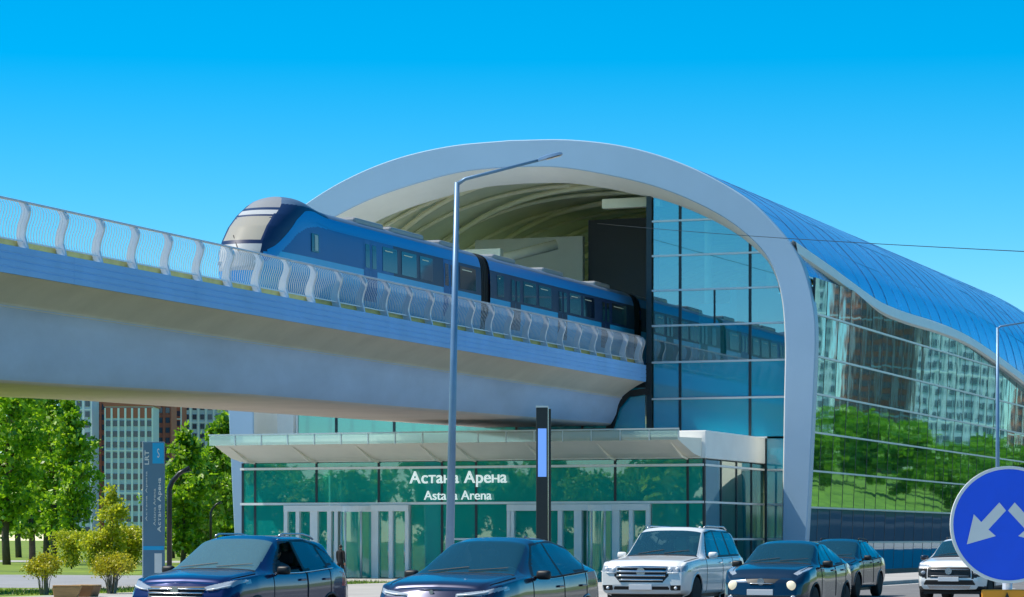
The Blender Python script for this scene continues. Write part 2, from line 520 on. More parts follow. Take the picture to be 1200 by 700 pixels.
p = MB(); p.add([(-260,101,GL+.006),(-57.6,101,GL+.006),(-57.6,138,GL+.006),(-260,138,GL+.006)], [(0,1,2,3)])
struct(p.build('path', 'path'))
p = MB(); p.add([(-400,214,GL+.006),(-70,214,GL+.006),(-70,232,GL+.006),(-400,232,GL+.006)], [(0,1,2,3)])
struct(p.build('path', 'paving'))
# ------------------------------------------------------------------ station
YA, YG, YE = 141.0, 143.4, 132.4       # arch front, glass behind it, entrance front
CX = -53.0
YEND = 222.0
oh = [(0,22.95),(3.5,22.8),(6.9,22.2),(10.1,21.05),(12.9,19.45),(14.5,18.0),(15.9,16.2),(16.55,14.3),(16.8,12.4),(16.72,9.5),(16.5,5),(16.2,GL)]
ih = [(0,21.5),(2.6,21.38),(5.2,20.9),(8.3,20.05),(11.0,18.85),(12.9,17.6),(14.3,16.1),(14.98,14.3),(15.2,11.8),(15.15,8.5),(15.08,4),(15.0,GL)]
def full(h, n=121):
    A = crom(h, 12)
    A = resample(A, n)
    L = A[::-1].copy()
    return np.r_[np.c_[CX + L[:,0], L[:,1]], np.c_[CX - A[1:,0], A[1:,1]]]   # right foot -> apex -> left foot
OUT, INN = full(oh), full(ih)
def offset(A, d):
    T = np.gradient(A, axis=0); T /= np.linalg.norm(T, axis=1)[:,None]
    N = np.c_[T[:,1], -T[:,0]]
    B = A + N*d
    B[:,1] = np.maximum(B[:,1], GL)
    return B
sgn = 1 if offset(OUT, 1)[120][1] > OUT[120][1] else -1
def out_by(A, d): return offset(A, sgn*d)
INB = out_by(INN, -0.55)
halfO = crom(oh, 12); halfI = np.c_[INB[:121][::-1][:,0]-CX, INB[:121][::-1][:,1]]
def roof_x(z):            # half width of the outer profile at height z
    return np.interp(-z, -halfO[:,1], halfO[:,0])
def inner_z(X):
    dx = abs(X-CX)
    k = np.argsort(halfI[:,0]); xs = halfI[k,0]; zs = halfI[k,1]
    if dx > 14.3: 
        m = halfI[:,1] > 12
        kk = np.argsort(halfI[m][:,0]); return float(np.interp(dx, halfI[m][kk,0], halfI[m][kk,1], right=-9))
    return float(np.interp(dx, halfI[halfI[:,1]>10][:,0], halfI[halfI[:,1]>10][:,1]))

ST = thing('metro_station', 'arched white and glass elevated railway station with blue curved metal roof', 'station', (CX, YA, GL))
def sp(mb, name, m, parent=None, **k):
    """station part given in world coordinates"""
    mb.v = [(x-CX, y-YA, z-GL) for x, y, z in mb.v]
    o = mb.build(name, m, parent or ST, **k)
    return o
# the arch band
a = MB()
rows = []
for A, y in ((out_by(OUT,-0.6), YA+0.8), (out_by(OUT,-0.02), YA+0.75), (OUT, YA+0.06), (out_by(OUT,-0.05), YA), (out_by(INN,0.05), YA), (INN, YA+0.06)):
    rows.append([(p[0], y, p[1]) for p in A])
a.grid(rows)
sp(a, 'arch', 'cladding', smooth=True, angle=35)
a = MB().grid([[(p[0], y, p[1]) for p in A] for A, y in ((INN, YA+0.065), (out_by(INN,-0.28), YA+1.0), (INB, YG+0.3))])
sp(a, 'arch_soffit', 'soffit', smooth=True)
# eave line of the side wall: height over y
EV = [(140,16.55),(143.5,15.95),(146.4,15.5),(148.9,15.15),(155.7,14.42),(162.2,14.25),(171.5,14.3),(180.1,14.15),(189,13.52),(201.4,12.4),(213,11.4),(YEND+2,10.9)]
evs = crom(EV, 10)
def eave(y): return float(np.interp(y, evs[:,0], evs[:,1]))
def wall_x(z): return min(-36.32 - (15-z)*0.0455, CX + float(roof_x(z)) - 0.08) if z > 15.12 else -36.32 - (15-z)*0.0455
# roof: panels in arcs
NB, YB0 = 27, YA+0.5
SW = (YEND-YB0)/NB
prof = np.array([p for p in halfO if p[1] > 8])     # apex -> side
pd = np.r_[0, np.cumsum(np.hypot(*np.diff(prof, axis=0).T))]
def prof_at(d):
    return np.interp(d, pd, prof[:,0]), np.interp(d, pd, prof[:,1])
def d_at_z(z): return float(np.interp(-z, -prof[:,1], pd))
def roof_pt(side, t, y, off=0.0):
    de = d_at_z(eave(y)+0.60)
    d = t*de
    x, z = prof_at(d)
    x2, z2 = prof_at(min(d+0.05, pd[-1])); tx, tz = x2-x, z2-z
    l = math.hypot(tx, tz) or 1
    nx, nz = -tz/l, tx/l
    return (CX + side*(x + nx*off), y, z + nz*off)
NP = 7
for i in range(NB):
    y0, y1 = YB0 + i*SW + 0.008, YB0 + (i+1)*SW - 0.008
    for j in range(NP):
        t0, t1 = j/NP + (0.0008 if j else 0), (j+1)/NP - 0.0008
        jit = random.uniform(-0.012, 0.012)
        P = [[roof_pt(1, t0+(t1-t0)*k/5, y, jit) for k in range(6)] for y in (y0, (y0+y1)/2, y1)]
        sp(MB().grid(P), 'roof_panel', 'roof_metal', smooth=True)
    P = [[roof_pt(-1, k/24, y) for k in range(25)] for y in (y0, y1)]
    sp(MB().grid(P), 'roof_strip', 'roof_metal', smooth=True)
    P = [roof_pt(1, k/30, y1+0.02, 0.01) for k in range(31)]
    sp(MB().tube(P, 0.014, 5), 'roof_seam', 'roof_metal', smooth=True)
P = [[roof_pt(1, k/24, y, -0.06) for k in range(24, -1, -1)] + [roof_pt(-1, k/24, y, -0.06) for k in range(1, 25)] for y in np.linspace(YA+0.9, YEND, 40)]
sp(MB().grid(P), 'roof_deck', 'roof_under', smooth=True)
P = [[roof_pt(1, k/24, y, -0.55) for k in range(24, -1, -1)] + [roof_pt(-1, k/24, y, -0.55) for k in range(1, 25)] for y in np.linspace(YG-0.6, YEND, 40)]
sp(MB().grid(P), 'ceiling', 'ceiling', smooth=True)
# white eave trim
for side in (1, -1):
    rows = []
    for y in np.r_[np.linspace(YA+0.3, YA+6, 14), np.linspace(YA+7, YEND, 66)]:
        z = eave(y); x = roof_x(z+0.25); f_ = float(np.interp(y, [YA+0.3, YA+6], [0.12, 1.0]))
        x = x - 0.20*(1-f_)
        rows.append([(CX+side*(x+0.02), y, z+0.72), (CX+side*(x+0.20), y, z+0.62), (CX+side*(x+0.30), y, z+0.06), (CX+side*(x+0.16), y, z-0.05), (CX+side*(x-0.25), y, z), (CX+side*(x-0.2), y, z+0.45)])
    sp(MB().grid(rows, closed=True), 'eave_trim', 'white_trim', smooth=True, angle=40)
# ceiling arches and diagonal braces
for k, y in enumerate(np.arange(YG+2.2, YEND-2, 4.4)):
    P = [roof_pt(1, t, y, -0.78) for t in np.linspace(0.98, 0, 22)] + [roof_pt(-1, t, y, -0.78) for t in np.linspace(0.045, 0.98, 22)]
    sp(MB().tube(P, 0.13, 6), 'ceiling_arch', 'rib', smooth=True)
for k in range(9):
    y0 = YG + 0.6 + k*7.0
    for (ta, tb, yy) in ((0.35, -0.75, 9.0),):
        P = []
        for q in range(15):
            t = ta + (tb-ta)*q/14; y = y0 + yy*(1-q/14)*0.0 + yy*q/14
            if y > YEND-1: break
            P.append(roof_pt(1 if t >= 0 else -1, abs(t), y, -0.98))
        if len(P) > 2: sp(MB().tube(P, 0.17, 6), 'ceiling_brace', 'rib', smooth=True)

def pane_poly(axis, c, u0, u1, z0, ztop, n=6, zz=None):
    """pane on plane; ztop(u) gives upper edge"""
    us = [u0+(u1-u0)*k/(n-1) for k in range(n)]
    top = [min(zz, ztop(u)) for u in us]
    if max(top) <= z0+0.05: return None
    top = [max(t, z0+0.01) for t in top]
    pts = [(us[0], z0), (us[-1], z0)] + [(u, t) for u, t in zip(us[::-1], top[::-1])]
    mb = MB()
    vs = []
    for u, z in pts:
        vs.append((c(z), u, z) if axis == 'x' else (u, c(z), z))
    mb.add(vs, [tuple(range(len(vs)))])
    return mb
# side walls: glass leaning out a little at the top
ZR = [GL+0.05, 1.43, 3.25, 5.15, 7.15, 9.15, 11.1, 13.25, 15.13, 17.0]
YC = list(np.arange(YA+0.5, YEND, 2.6))
for i in range(len(YC)-1):
    for j in range(len(ZR)-1):
        mb = pane_poly('x', wall_x, YC[i]+0.03, YC[i+1]-0.03, ZR[j]+0.03, lambda y: eave(y)+0.06, zz=ZR[j+1]-0.03)
        if not mb: continue
        m = 'roof_metal' if j == 8 else ('glass_spandrel' if j == 0 else ('glass_side_dark' if j == 1 else 'glass_side'))
        # each pane sits a hair out of true, as real glazing does
        ax, ay = random.gauss(0, 0.0009), random.gauss(0, 0.0012)
        cy, cz = (YC[i]+YC[i+1])/2, (ZR[j]+ZR[j+1])/2
        mb.v = [(x + ax*(z-cz) + ay*(y-cy), y, z) for x, y, z in mb.v]
        sp(mb, 'pane', m, fix=False)
for j, z in enumerate(ZR[:-1]):
    ymax = YEND
    P = []
    for y in np.linspace(YA+0.5, YEND, 60):
        if eave(y) > z-0.02: P.append(y)
        else: break
    if len(P) < 2: continue
    y0, y1 = P[0], P[-1]
    h = 0.048 if j else 0.22
    mb = MB().box(wall_x(z)-0.05, wall_x(z)+0.08, y0, y1, z-h, z+h)
    sp(mb, 'transom', 'mullion_light' if j else 'dark_frame')
for i, y in enumerate(YC):
    top = min(15.1, eave(y))
    mb = MB()
    mb.add([(wall_x(z)+dx, y+dy, z) for z in (GL, top) for dx, dy in ((-0.12,-.025),(0.012,-.025),(0.012,.025),(-0.12,.025))],
           [(0,1,5,4),(1,2,6,5),(2,3,7,6),(3,0,4,7),(0,3,2,1),(4,5,6,7)])
    sp(mb, 'mullion', 'dark_frame')
lw = MB()
for i in range(len(YC)-1):
    pass
LWX = 2*CX + 36.6
rowsz = [GL, 5.15, 10.9, 15.4]
for i in range(0, 24):
    y0, y1 = YA+3.4+i*3.25, YA+3.4+(i+1)*3.25-0.08
    if y1 > YEND: break
    for j in range(3):
        mb = pane_poly('x', lambda z: LWX, y0, y1, rowsz[j]+0.05, lambda y: eave(y)+0.05, zz=rowsz[j+1]-0.05)
        if mb: sp(mb, 'pane', 'glass_left', fix=False)
    sp(MB().box(LWX-0.1, LWX+0.1, y1+0.01, y1+0.07, GL, eave(y1)), 'mullion', 'mullion_light')
# end wall, floors, platform, rooms
P = [(p[0], p[1]) for p in out_by(OUT, -0.7)]
sp(MB().prism(P, 'y', YEND-0.4, YEND-0.1), 'end_wall', 'interior_wall')
sp(MB().box(-68.6, -37.6, YG+0.4, YEND-0.5, 5.35, 5.75), 'floor_slab', 'interior_floor')
sp(MB().box(-45.8, -37.6, YG+0.4, YEND-0.5, 10.75, 11.15), 'platform', 'interior_floor')
sp(MB().box(-68.6, -58.4, YG+0.4, YEND-0.5, 10.75, 11.15), 'platform', 'interior_floor')
sp(MB().box(-58.3, -45.9, YG+0.4, YEND-0.5, 9.9, 10.3), 'track_slab', 'concrete')
sp(MB().box(-68.6, -37.6, YG+0.2, YEND-0.5, GL, GL+0.1), 'ground_floor', 'interior_floor')
# rooms seen over the train
sp(MB().box(-61.6, -54.75, 158, 158.4, 10.9, 19.6), 'partition', 'interior_wall')
sp(MB().box(-54.6, -50.3, 158.6, 159, 10.9, 20.6), 'partition', 'trackway_shade')  # near-black sheet painted as the shade inside the trackway opening
sp(MB().box(-61.6, -61.2, 158.4, 172, 10.9, 18.8), 'partition', 'interior_wall')
sp(MB().box(-66.6, -62.6, 150, 150.3, 10.9, 17.2), 'partition', 'interior_teal')
sp(MB().tube([(-59.3,157.9,16.2),(-57.2,157.9,16.2)], 0.09, 6), 'door_frame', 'dark_frame')
for (x, y) in ((-50.4,157.6),(-45.2,152),(-45.2,165),(-45.2,178),(-60,172)):
    sp(MB().tube([(x,y,11.0),(x,y,20.2)], 0.22, 10), 'column', 'rib', smooth=True)
sp(MB().box(-63.5, -55.5, 146.2, 146.7, 17.3, 17.75), 'duct', 'rib')
sp(MB().tube([(-60.2,150,16.9),(-54.6,153,18.6)], 0.3, 8), 'duct', 'rib', smooth=True)
sp(MB().box(-49.2, -45.9, 145.2, 145.7, 19.6, 20.1), 'duct', 'rib')
sp(MB().box(-42.5, -42.1, 147, 200, 11.2, 15.6), 'lift_shaft', 'interior_teal')
sp(MB().box(-45.0, -41.6, 149.5, 152.8, 11.15, 14.6), 'lift_cabin', 'interior_teal')
# glass wall inside the arch
XC = [-45.72, -44.2, -40.35, -37.3]
ZF = [6.95, 9.07, 11.02, 12.97, 14.85, 16.7, 18.55, 20.5]
for i in range(len(XC)-1):
    for j in range(len(ZF)-1):
        mb = pane_poly('y', lambda z: YG, XC[i]+0.04, XC[i+1]-0.04, ZF[j]+0.03, lambda x: max(inner_z(x)+0.25, -5) if abs(x-CX) < 14.9 else 14.0, zz=ZF[j+1]-0.03, n=9)
        if mb:
            aa = random.gauss(0, 0.001)
            mb.v = [(x, y+aa*(z-10), z) for x, y, z in mb.v]
            sp(mb, 'pane', 'glass_spandrel' if j < 2 else 'glass_front', fix=False)
for j, z in enumerate(ZF[:-1]):
    xr = CX + 15.0 - (0.5 if z > 13 else 0) - (1.3 if z > 16 else 0) - (1.9 if z > 18 else 0)
    sp(MB().box(-45.8, xr, YG-0.09, YG+0.05, z-0.05, z+0.05), 'transom', 'mullion_light')
for x in XC[1:3]:
    sp(MB().box(x-0.07, x+0.07, YG-0.05, YG+0.12, 6.95, inner_z(x)+0.1), 'mullion', 'dark_frame')
sp(MB().box(-46.05, -45.76, YG-0.12, YG+0.5, 6.95, 19.9), 'mullion', 'dark_frame')
sp(MB().box(-42.35, -42.25, YG-0.02, YG+0.06, 12.97, 14.85), 'mullion', 'dark_frame')
# lower glass below the viaduct
XL = [-66.6, -64.2, -60.7, -57.2, -53.5, -49.7, -46.1]
for i in range(len(XL)-1):
    mb = MB(); mb.add([(XL[i]+.05,YG,6.95),(XL[i+1]-.05,YG,6.95),(XL[i+1]-.05,YG,9.7),(XL[i]+.05,YG,9.7)], [(0,1,2,3)])
    sp(mb, 'pane', 'glass_green' if i < 4 else 'glass_spandrel', fix=False)
    sp(MB().box(XL[i]-0.06, XL[i]+0.06, YG-0.06, YG+0.1, 6.95, 9.7), 'mullion', 'dark_frame' if i else 'white_trim')
sp(MB().box(-66.6, -46.1, YG+0.15, YG+0.4, 9.7, 10.3), 'lintel', 'dark_frame')
sp(MB().box(-67.9, -66.7, YG-0.3, YG+0.2, 6.95, 13), 'pier_casing', 'white_trim')
for z0, z1 in ((GL, 1.6), (1.6, 3.42), (3.42, 5.24), (5.24, 6.95)):
    mb = MB(); mb.add([(-39.45,YG,z0+.04),(-37.3,YG,z0+.04),(-37.3,YG,z1-.04),(-39.45,YG,z1-.04)], [(0,1,2,3)])
    sp(mb, 'pane', 'glass_spandrel', fix=False)
    sp(MB().box(-39.4, -37.5, YG-0.09, YG-0.01, z1-0.05, z1+0.05), 'transom', 'mullion_light')
sp(MB().box(-39.55, -39.43, YG-0.06, YG+0.1, GL, 6.9), 'mullion', 'dark_frame')
# black gasket round the end of the viaduct
gk = [(-45.78,11.0),(-45.78,9.35),(-47.0,9.2),(-47.55,8.6),(-47.95,7.25),(-57,7.25),(-57,7.5),(-48.3,7.55),(-47.9,8.8),(-47.3,9.5),(-46.05,9.65),(-46.05,11.0)]
sp(MB().prism(gk[::-1], 'y', YG-0.25, YG-0.1), 'gasket', 'black_plastic')

# --- entrance pavilion
XE0, XE1, ZT = -64.6, -39.6, 5.55
xm = [XE0] + [on_y(px, 590, YE)[0] for px in (299,371,444,518,558,640,721,806)] + [XE1]
zt1, zt2 = 3.42, 5.24
DOORS = [on_y(p, 590, YE)[0] for p in (335,481,596,763)]
def xp(px): return on_y(px, 620, YE)[0]
for i in range(len(xm)-1):
    for (z0, z1) in ((zt1+.06, zt2-.05), (zt2+.05, ZT-.02)):
        mb = MB(); mb.add([(xm[i]+.05,YE,z0),(xm[i+1]-.05,YE,z0),(xm[i+1]-.05,YE,z1),(xm[i]+.05,YE,z1)], [(0,1,2,3)])
        aa = random.gauss(0, 0.0012); mb.v = [(x, y+aa*(x-xm[i]), z) for x, y, z in mb.v]
        sp(mb, 'pane', 'glass_entry', fix=False)
lowx = sorted(set([x for x in xm] + DOORS))
for i in range(len(lowx)-1):
    a0, a1 = lowx[i], lowx[i+1]
    mid = (a0+a1)/2
    if DOORS[0] < mid < DOORS[1] or DOORS[2] < mid < DOORS[3] or a1-a0 < 0.2: continue
    mb = MB(); mb.add([(a0+.05,YE,GL),(a1-.05,YE,GL),(a1-.05,YE,zt1-.05),(a0+.05,YE,zt1-.05)], [(0,1,2,3)])
    sp(mb, 'pane', 'glass_entry', fix=False)
for x in xm:
    lo = zt1 if (DOORS[0] < x < DOORS[1] or DOORS[2] < x < DOORS[3]) else GL
    sp(MB().box(x-0.06, x+0.06, YE-0.03, YE+0.15, lo, ZT), 'mullion', 'dark_frame')
for z in (zt1, zt2):
    sp(MB().box(XE0-0.1, XE1+0.02, YE-0.14, YE-0.032, z-0.06, z+0.06), 'transom', 'white_trim')
sp(MB().box(-53.2, DOORS[2], YE-0.12, YE-0.035, 1.55, 1.65), 'transom', 'white_trim')
# side face of the pavilion
yc = [YE, 135.2, 138.0, 140.8, YG-0.1]
for i in range(4):
    for z0, z1 in ((GL, 1.6), (1.6, zt1), (zt1, zt2), (zt2, ZT)):
        mb = MB(); mb.add([(XE1,yc[i]+.05,z0+.05),(XE1,yc[i+1]-.05,z0+.05),(XE1,yc[i+1]-.05,z1-.05),(XE1,yc[i]+.05,z1-.05)], [(0,1,2,3)])
        sp(mb, 'pane', 'glass_front', fix=False)
    sp(MB().box(XE1-0.1, XE1+0.03, yc[i]+0.16, yc[i]+0.26, GL, ZT), 'mullion', 'dark_frame')
    for z in (zt1, zt2):
        pass
for z in (1.6, zt1, zt2):
    sp(MB().box(XE1-0.02, XE1+0.1, YE+0.02, YG-0.2, z-0.05, z+0.05), 'transom', 'white_trim')
sp(MB().box(XE0-0.02, XE0+0.03, YE+0.2, YG-0.2, GL, ZT), 'side_glass', 'glass_left')
# roof block and canopy
sp(MB().box(XE0, XE1+0.12, YE-0.02, YG-0.15, ZT+0.01, 6.93), 'pavilion_roof', 'white_trim', bevel=0.04)
cy0 = 129.0
c = MB()
c.add([(-64.6,cy0,6.40),(-39.9,cy0,6.40),(-39.9,cy0,6.50),(-64.6,cy0,6.50),
       (-64.7,YE-0.05,5.62),(-39.7,YE-0.05,5.62),(-39.7,YE-0.05,6.55),(-64.7,YE-0.05,6.55),
       (-64.75,YE-1.1,5.78),(-39.8,YE-1.1,5.78)],
      [(0,1,2,3),(2,6,7,3),(0,8,9,1),(8,4,5,9),(1,9,5,6,2),(0,3,7,4,8),(4,7,6,5)])
sp(c, 'canopy', 'soffit')
n = 17
for i in range(n):
    x0 = -64.8 + i*(25.0/n); x1 = x0 + 25.0/n - 0.05
    mb = MB().box(x0, x1, cy0-0.06, cy0-0.02, 6.36, 6.86)
    sp(mb, 'canopy_glass', 'glass_edge')
    sp(MB().box(x1, x1+0.05, cy0-0.08, cy0, 6.34, 6.88), 'glass_clip', 'mullion_light')
sp(MB().box(-64.85, -39.8, cy0-0.1, cy0-0.005, 6.865, 6.93), 'canopy_rail', 'mullion_light')
for x in xm[1:-1:1]:
    mb = MB().prism([(cy0+0.4,6.28),(YE-0.95,5.68),(YE-0.1,5.57),(YE-0.1,5.50),(YE-1.1,5.58),(cy0+0.5,6.22)], 'x', x-0.05, x+0.05)
    sp(mb, 'canopy_bracket', 'soffit')
# door portals
def portal(x0, x1, bars, drum):
    sp(MB().box(x0, x1, YE-0.30, YE+0.05, 3.02, 3.34), 'door_header', 'white_trim', bevel=0.01)
    for x, w in [(x0+0.1,0.2),(x1-0.1,0.2)] + bars:
        sp(MB().box(x-w/2, x+w/2, YE-0.26, YE+0.03, GL, 3.03), 'door_post', 'white_trim')
    xs = sorted([x0+0.1, x1-0.1] + [b[0] for b in bars])
    for a0, a1 in zip(xs[:-1], xs[1:]):
        if a1-a0 < 0.35: continue
        mid = (a0+a1)/2
        if drum[0] < mid < drum[1]: continue
        d = MB(); d.add([(a0+.08,YE-.05,GL+.05),(a1-.08,YE-.05,GL+.05),(a1-.08,YE-.05,3.02),(a0+.08,YE-.05,3.02)], [(0,1,2,3)])
        lf = sp(d, 'door_leaf', 'glass_entry', fix=False)
        sp(MB().tube([(a1-.18,YE-.13,0.4),(a1-.18,YE-.13,1.5)], 0.02, 6), 'handle', 'chrome', lf, smooth=True)
    cx, rr = (drum[0]+drum[1])/2, (drum[1]-drum[0])/2
    P = [[(cx+rr*math.cos(t), YE-0.1-rr*0.75*math.sin(t), z) for t in np.linspace(0, PI, 17)] for z in (GL+0.05, 3.0)]
    dr = sp(MB().grid(P), 'revolving_door', 'glass_entry', smooth=True)
    P = [(cx+rr*math.cos(t), YE-0.1-rr*0.75*math.sin(t)) for t in np.linspace(0, PI, 17)]
    sp(MB().prism(P, 'z', 3.0, 3.3), 'drum_cap', 'white_trim', dr)
    for t in (0.05, 0.33, 0.67, 0.95):
        x, y = cx+rr*math.cos(t*PI), YE-0.1-rr*0.75*math.sin(t*PI)
        sp(MB().tube([(x,y,GL),(x,y,3.0)], 0.06, 6), 'drum_post', 'mullion_light', dr, smooth=True)
portal(DOORS[0], DOORS[1], [(xp(351),0.2),(xp(370),0.42),(xp(388),0.22),(xp(396),0.2),(xp(441),0.4),(xp(460),0.22)], (xp(402),xp(438)))
portal(DOORS[2], DOORS[3], [(xp(602),0.2),(xp(658),0.22),(xp(679),0.4),(xp(723),0.4),(xp(741),0.2)], (xp(690),xp(720)))
# interior of the pavilion
sp(MB().box(XE0+0.3, XE1-0.3, YG-0.6, YG-0.3, GL, ZT-0.05), 'back_wall', 'interior_teal')
sp(MB().box(XE0+0.2, XE1-0.2, YE+0.3, YG-0.3, GL+0.012, GL+0.06), 'lobby_floor', 'interior_floor')
for x in (-61,-55,-49,-43):
    sp(MB().tube([(x,137.5,GL),(x,137.5,ZT)], 0.35, 14), 'column', 'interior_wall', smooth=True)
sp(MB().box(-59.5, -57.2, 139.6, 140.4, GL, 2.4), 'kiosk', 'white_trim')
sp(MB().box(-53.0, -51.8, 138.0, 139.0, GL, 3.0), 'kiosk', 'interior_wall')
sp(MB().box(-47.4, -45.2, 140.0, 140.6, GL, 2.2), 'kiosk', 'totem_blue')
for k in range(7):
    sp(MB().box(-56.5+k*1.1, -56.2+k*1.1, 136.5, 138.1, GL, 0.7), 'ticket_gate', 'steel')
# name over the doors
l0, l1 = on_y(480, 560, YE-0.2), on_y(594, 560, YE-0.2)
word_mesh('sign_lettering', 'Acтaнa Apeнa', 'lit_letters', None, ((l0[0]+l1[0])/2, YE-0.2, on_y(537,561.5,YE-0.2)[2]), l1[0]-l0[0], (1,0,0), (0,0,1), weight=0.0, thick=0.08)
l0, l1 = on_y(497, 560, YE-0.2), on_y(576, 560, YE-0.2)
text_mesh('sign_lettering', 'Astana Arena', 'lit_letters', None, ((l0[0]+l1[0])/2, YE-0.2, on_y(537,580.5,YE-0.2)[2]), l1[0]-l0[0], (1,0,0), (0,0,1), weight=0.0, thick=0.08)
for o in [o for o in bpy.data.objects if o.name.startswith('sign_lettering')]:
    o.parent = ST; o.location = (-CX, -YA, -GL)

# ------------------------------------------------------------------ viaduct
VX, VZ = -46.0, 10.87          # right edge of the deck and its level
VL = -57.6                     # left edge
VC = (VX+VL)/2
V0, V1 = -120.0, YG-0.3
VD = thing('rail_viaduct', 'pale concrete railway viaduct with curved metal railing leading into the station', 'bridge', (VC, 0, GL))
def vp(mb, name, m, parent=None, **k):
    mb.v = [(x-VC, y, z-GL) for x, y, z in mb.v]
    return mb.build(name, m, parent or VD, **k)
def zbot(y): return float(np.interp(y, [V0,-60,-6,60,70,85,99,118,133,V1], [7.6,7.6,6.4,6.35,6.5,6.78,7.12,7.36,7.55,7.68]))
rows = []
for y in np.linspace(V0, V1, 120):
    zb = zbot(y)
    half = [(1.34,9.18),(1.40,9.10),(1.50,8.98),(1.58,8.75),(1.70,zb+0.55*(8.75-zb)),(1.86,zb+0.28),(1.96,zb+0.12)]
    rows.append([[(VX-a, y, z) for a, z in half], [(VL+a, y, z) for a, z in half[::-1]], [(VX-1.96, y, zb+0.12), (VX-2.03, y, zb+0.04), (VX-2.2, y, zb), (VC, y, zb), (VL+2.2, y, zb), (VL+2.03, y, zb+0.04), (VL+1.96, y, zb+0.12)]])
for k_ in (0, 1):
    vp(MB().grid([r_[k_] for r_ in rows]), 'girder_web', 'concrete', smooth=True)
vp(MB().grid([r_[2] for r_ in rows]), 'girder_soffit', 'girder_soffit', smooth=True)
for q, e in ((-1, VX), (1, VL)):
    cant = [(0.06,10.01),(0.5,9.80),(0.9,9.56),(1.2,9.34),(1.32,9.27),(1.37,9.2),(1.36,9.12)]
    vp(MB().grid([[(e+q*a, y, z) for a, z in cant] for y in np.linspace(V0, V1, 60)]), 'cantilever', 'concrete_bounce', smooth=True)
for yend in (V0, V1):
    zb = zbot(yend)
    half = [(0.05,10.01),(0.5,9.80),(0.9,9.56),(1.2,9.34),(1.42,9.15),(1.58,8.75),(1.70,zb+0.55*(8.75-zb)),(1.86,zb+0.28),(1.98,zb+0.10),(2.2,zb)]
    vp(MB().prism([(VX-a, z) for a, z in half] + [(VL+a, z) for a, z in half[::-1]], 'y', yend-0.01, yend+0.01), 'girder_end', 'concrete')
for side in (0, 1):
    e = VX if side == 0 else VL; q = 1 if side == 0 else -1
    pr = [(0,VZ),(0,10.68),(-.02,10.66),(-.02,10.63),(0,10.61),(0,10.46),(-.02,10.44),(-.02,10.41),(0,10.39),(0,10.24),(-.02,10.22),(-.02,10.19),(0,10.17),(-.02,9.99),(-.5,9.99),(-.5,VZ)]
    nseg = 30
    L = (V1-V0)/nseg
    for k in range(nseg):
        mb = MB().prism([(e+q*a, z) for a, z in pr], 'y', V0+k*L+0.006, V0+(k+1)*L-0.006)
        vp(mb, 'fascia_panel', 'fascia')
vp(MB().box(VL+0.55, VX-0.55, V0, V1, 10.2, 10.6), 'deck_slab', 'concrete')
vp(MB().box(VX-1.15, VX-0.52, V0, V1, 10.61, 11.2), 'cable_trough', 'yellow')
vp(MB().box(VL+0.52, VL+1.15, V0, V1, 10.61, 11.05), 'cable_trough', 'concrete')
TC = (-49.0, -54.6)
for tc in TC:
    for s in (-1, 1):
        vp(MB().box(tc+s*0.72-0.3, tc+s*0.72+0.3, V0, V1, 10.605, 10.95), 'track_plinth', 'concrete')
        vp(MB().box(tc+s*0.72-0.035, tc+s*0.72+0.035, V0, V1+60, 10.952, 11.12), 'rail', 'steel')
# railing: curved posts, bars, hand rail
HR = 12.37
def rprof(t):     # t 0..1 up the post -> offset to the outside
    return float(np.interp(t, [0,.12,.3,.5,.68,.82,.92,1.0], [0.02,-0.02,-0.10,-0.05,0.06,0.10,0.06,-0.06]))
tt = np.linspace(0, 1, 12)
def post_mesh(q):
    mb = MB(); P = []
    for t in tt:
        x = q*rprof(t); z = VZ + t*(HR-VZ); w = 0.30 - 0.07*t
        P.append([(x-q*w,-0.06,z),(x+q*0.02,-0.06,z),(x+q*0.02,0.06,z),(x-q*w,0.06,z)])
    mb.grid(P, closed=True)
    n = len(P)*4
    mb.f.append((n-4,n-3,n-2,n-1))
    mb.v = [(x, y, z-GL) for x, y, z in mb.v]
    return mb.mesh('post', 'rail_metal')
SPC = 2.45
def bars_mesh(q):
    mb = MB()
    nb = 14
    for k in range(1, nb):
        y = k*SPC/nb
        P = []
        for t in np.linspace(0.17, 0.97, 8):
            x = q*(rprof(t)-0.09); z = VZ + t*(HR-VZ); r = 0.010
            P.append([(x-r,y-r,z),(x+r,y-r,z),(x+r,y+r,z),(x-r,y+r,z)])
        mb.grid(P, closed=True)
    mb.box(q*-0.12-0.02, q*-0.12+0.02, 0.07, SPC-0.07, VZ+0.23, VZ+0.27)
    mb.v = [(x, y, z-GL) for x, y, z in mb.v]
    return mb.mesh('railing_bars', 'bar_metal')
for q, e in ((1, VX-0.14), (-1, VL+0.14)):
    pm, bmh = post_mesh(q), bars_mesh(q)
    y = 142.6
    hr = vp(MB().tube([(e-q*0.06, V0, HR), (e-q*0.06, 142.65, HR)], 0.045, 8), 'hand_rail', 'rail_metal', smooth=True)
    while y > 20:
        obj('post', pm, VD, (e-VC, y, 0))
        if y-SPC > 20: obj('railing_bars', bmh, VD, (e-VC, y-SPC, 0))
        y -= SPC
    # closing post at the station end
    if q == 1: obj('post', pm, VD, (e-VC, 143.0, 0))
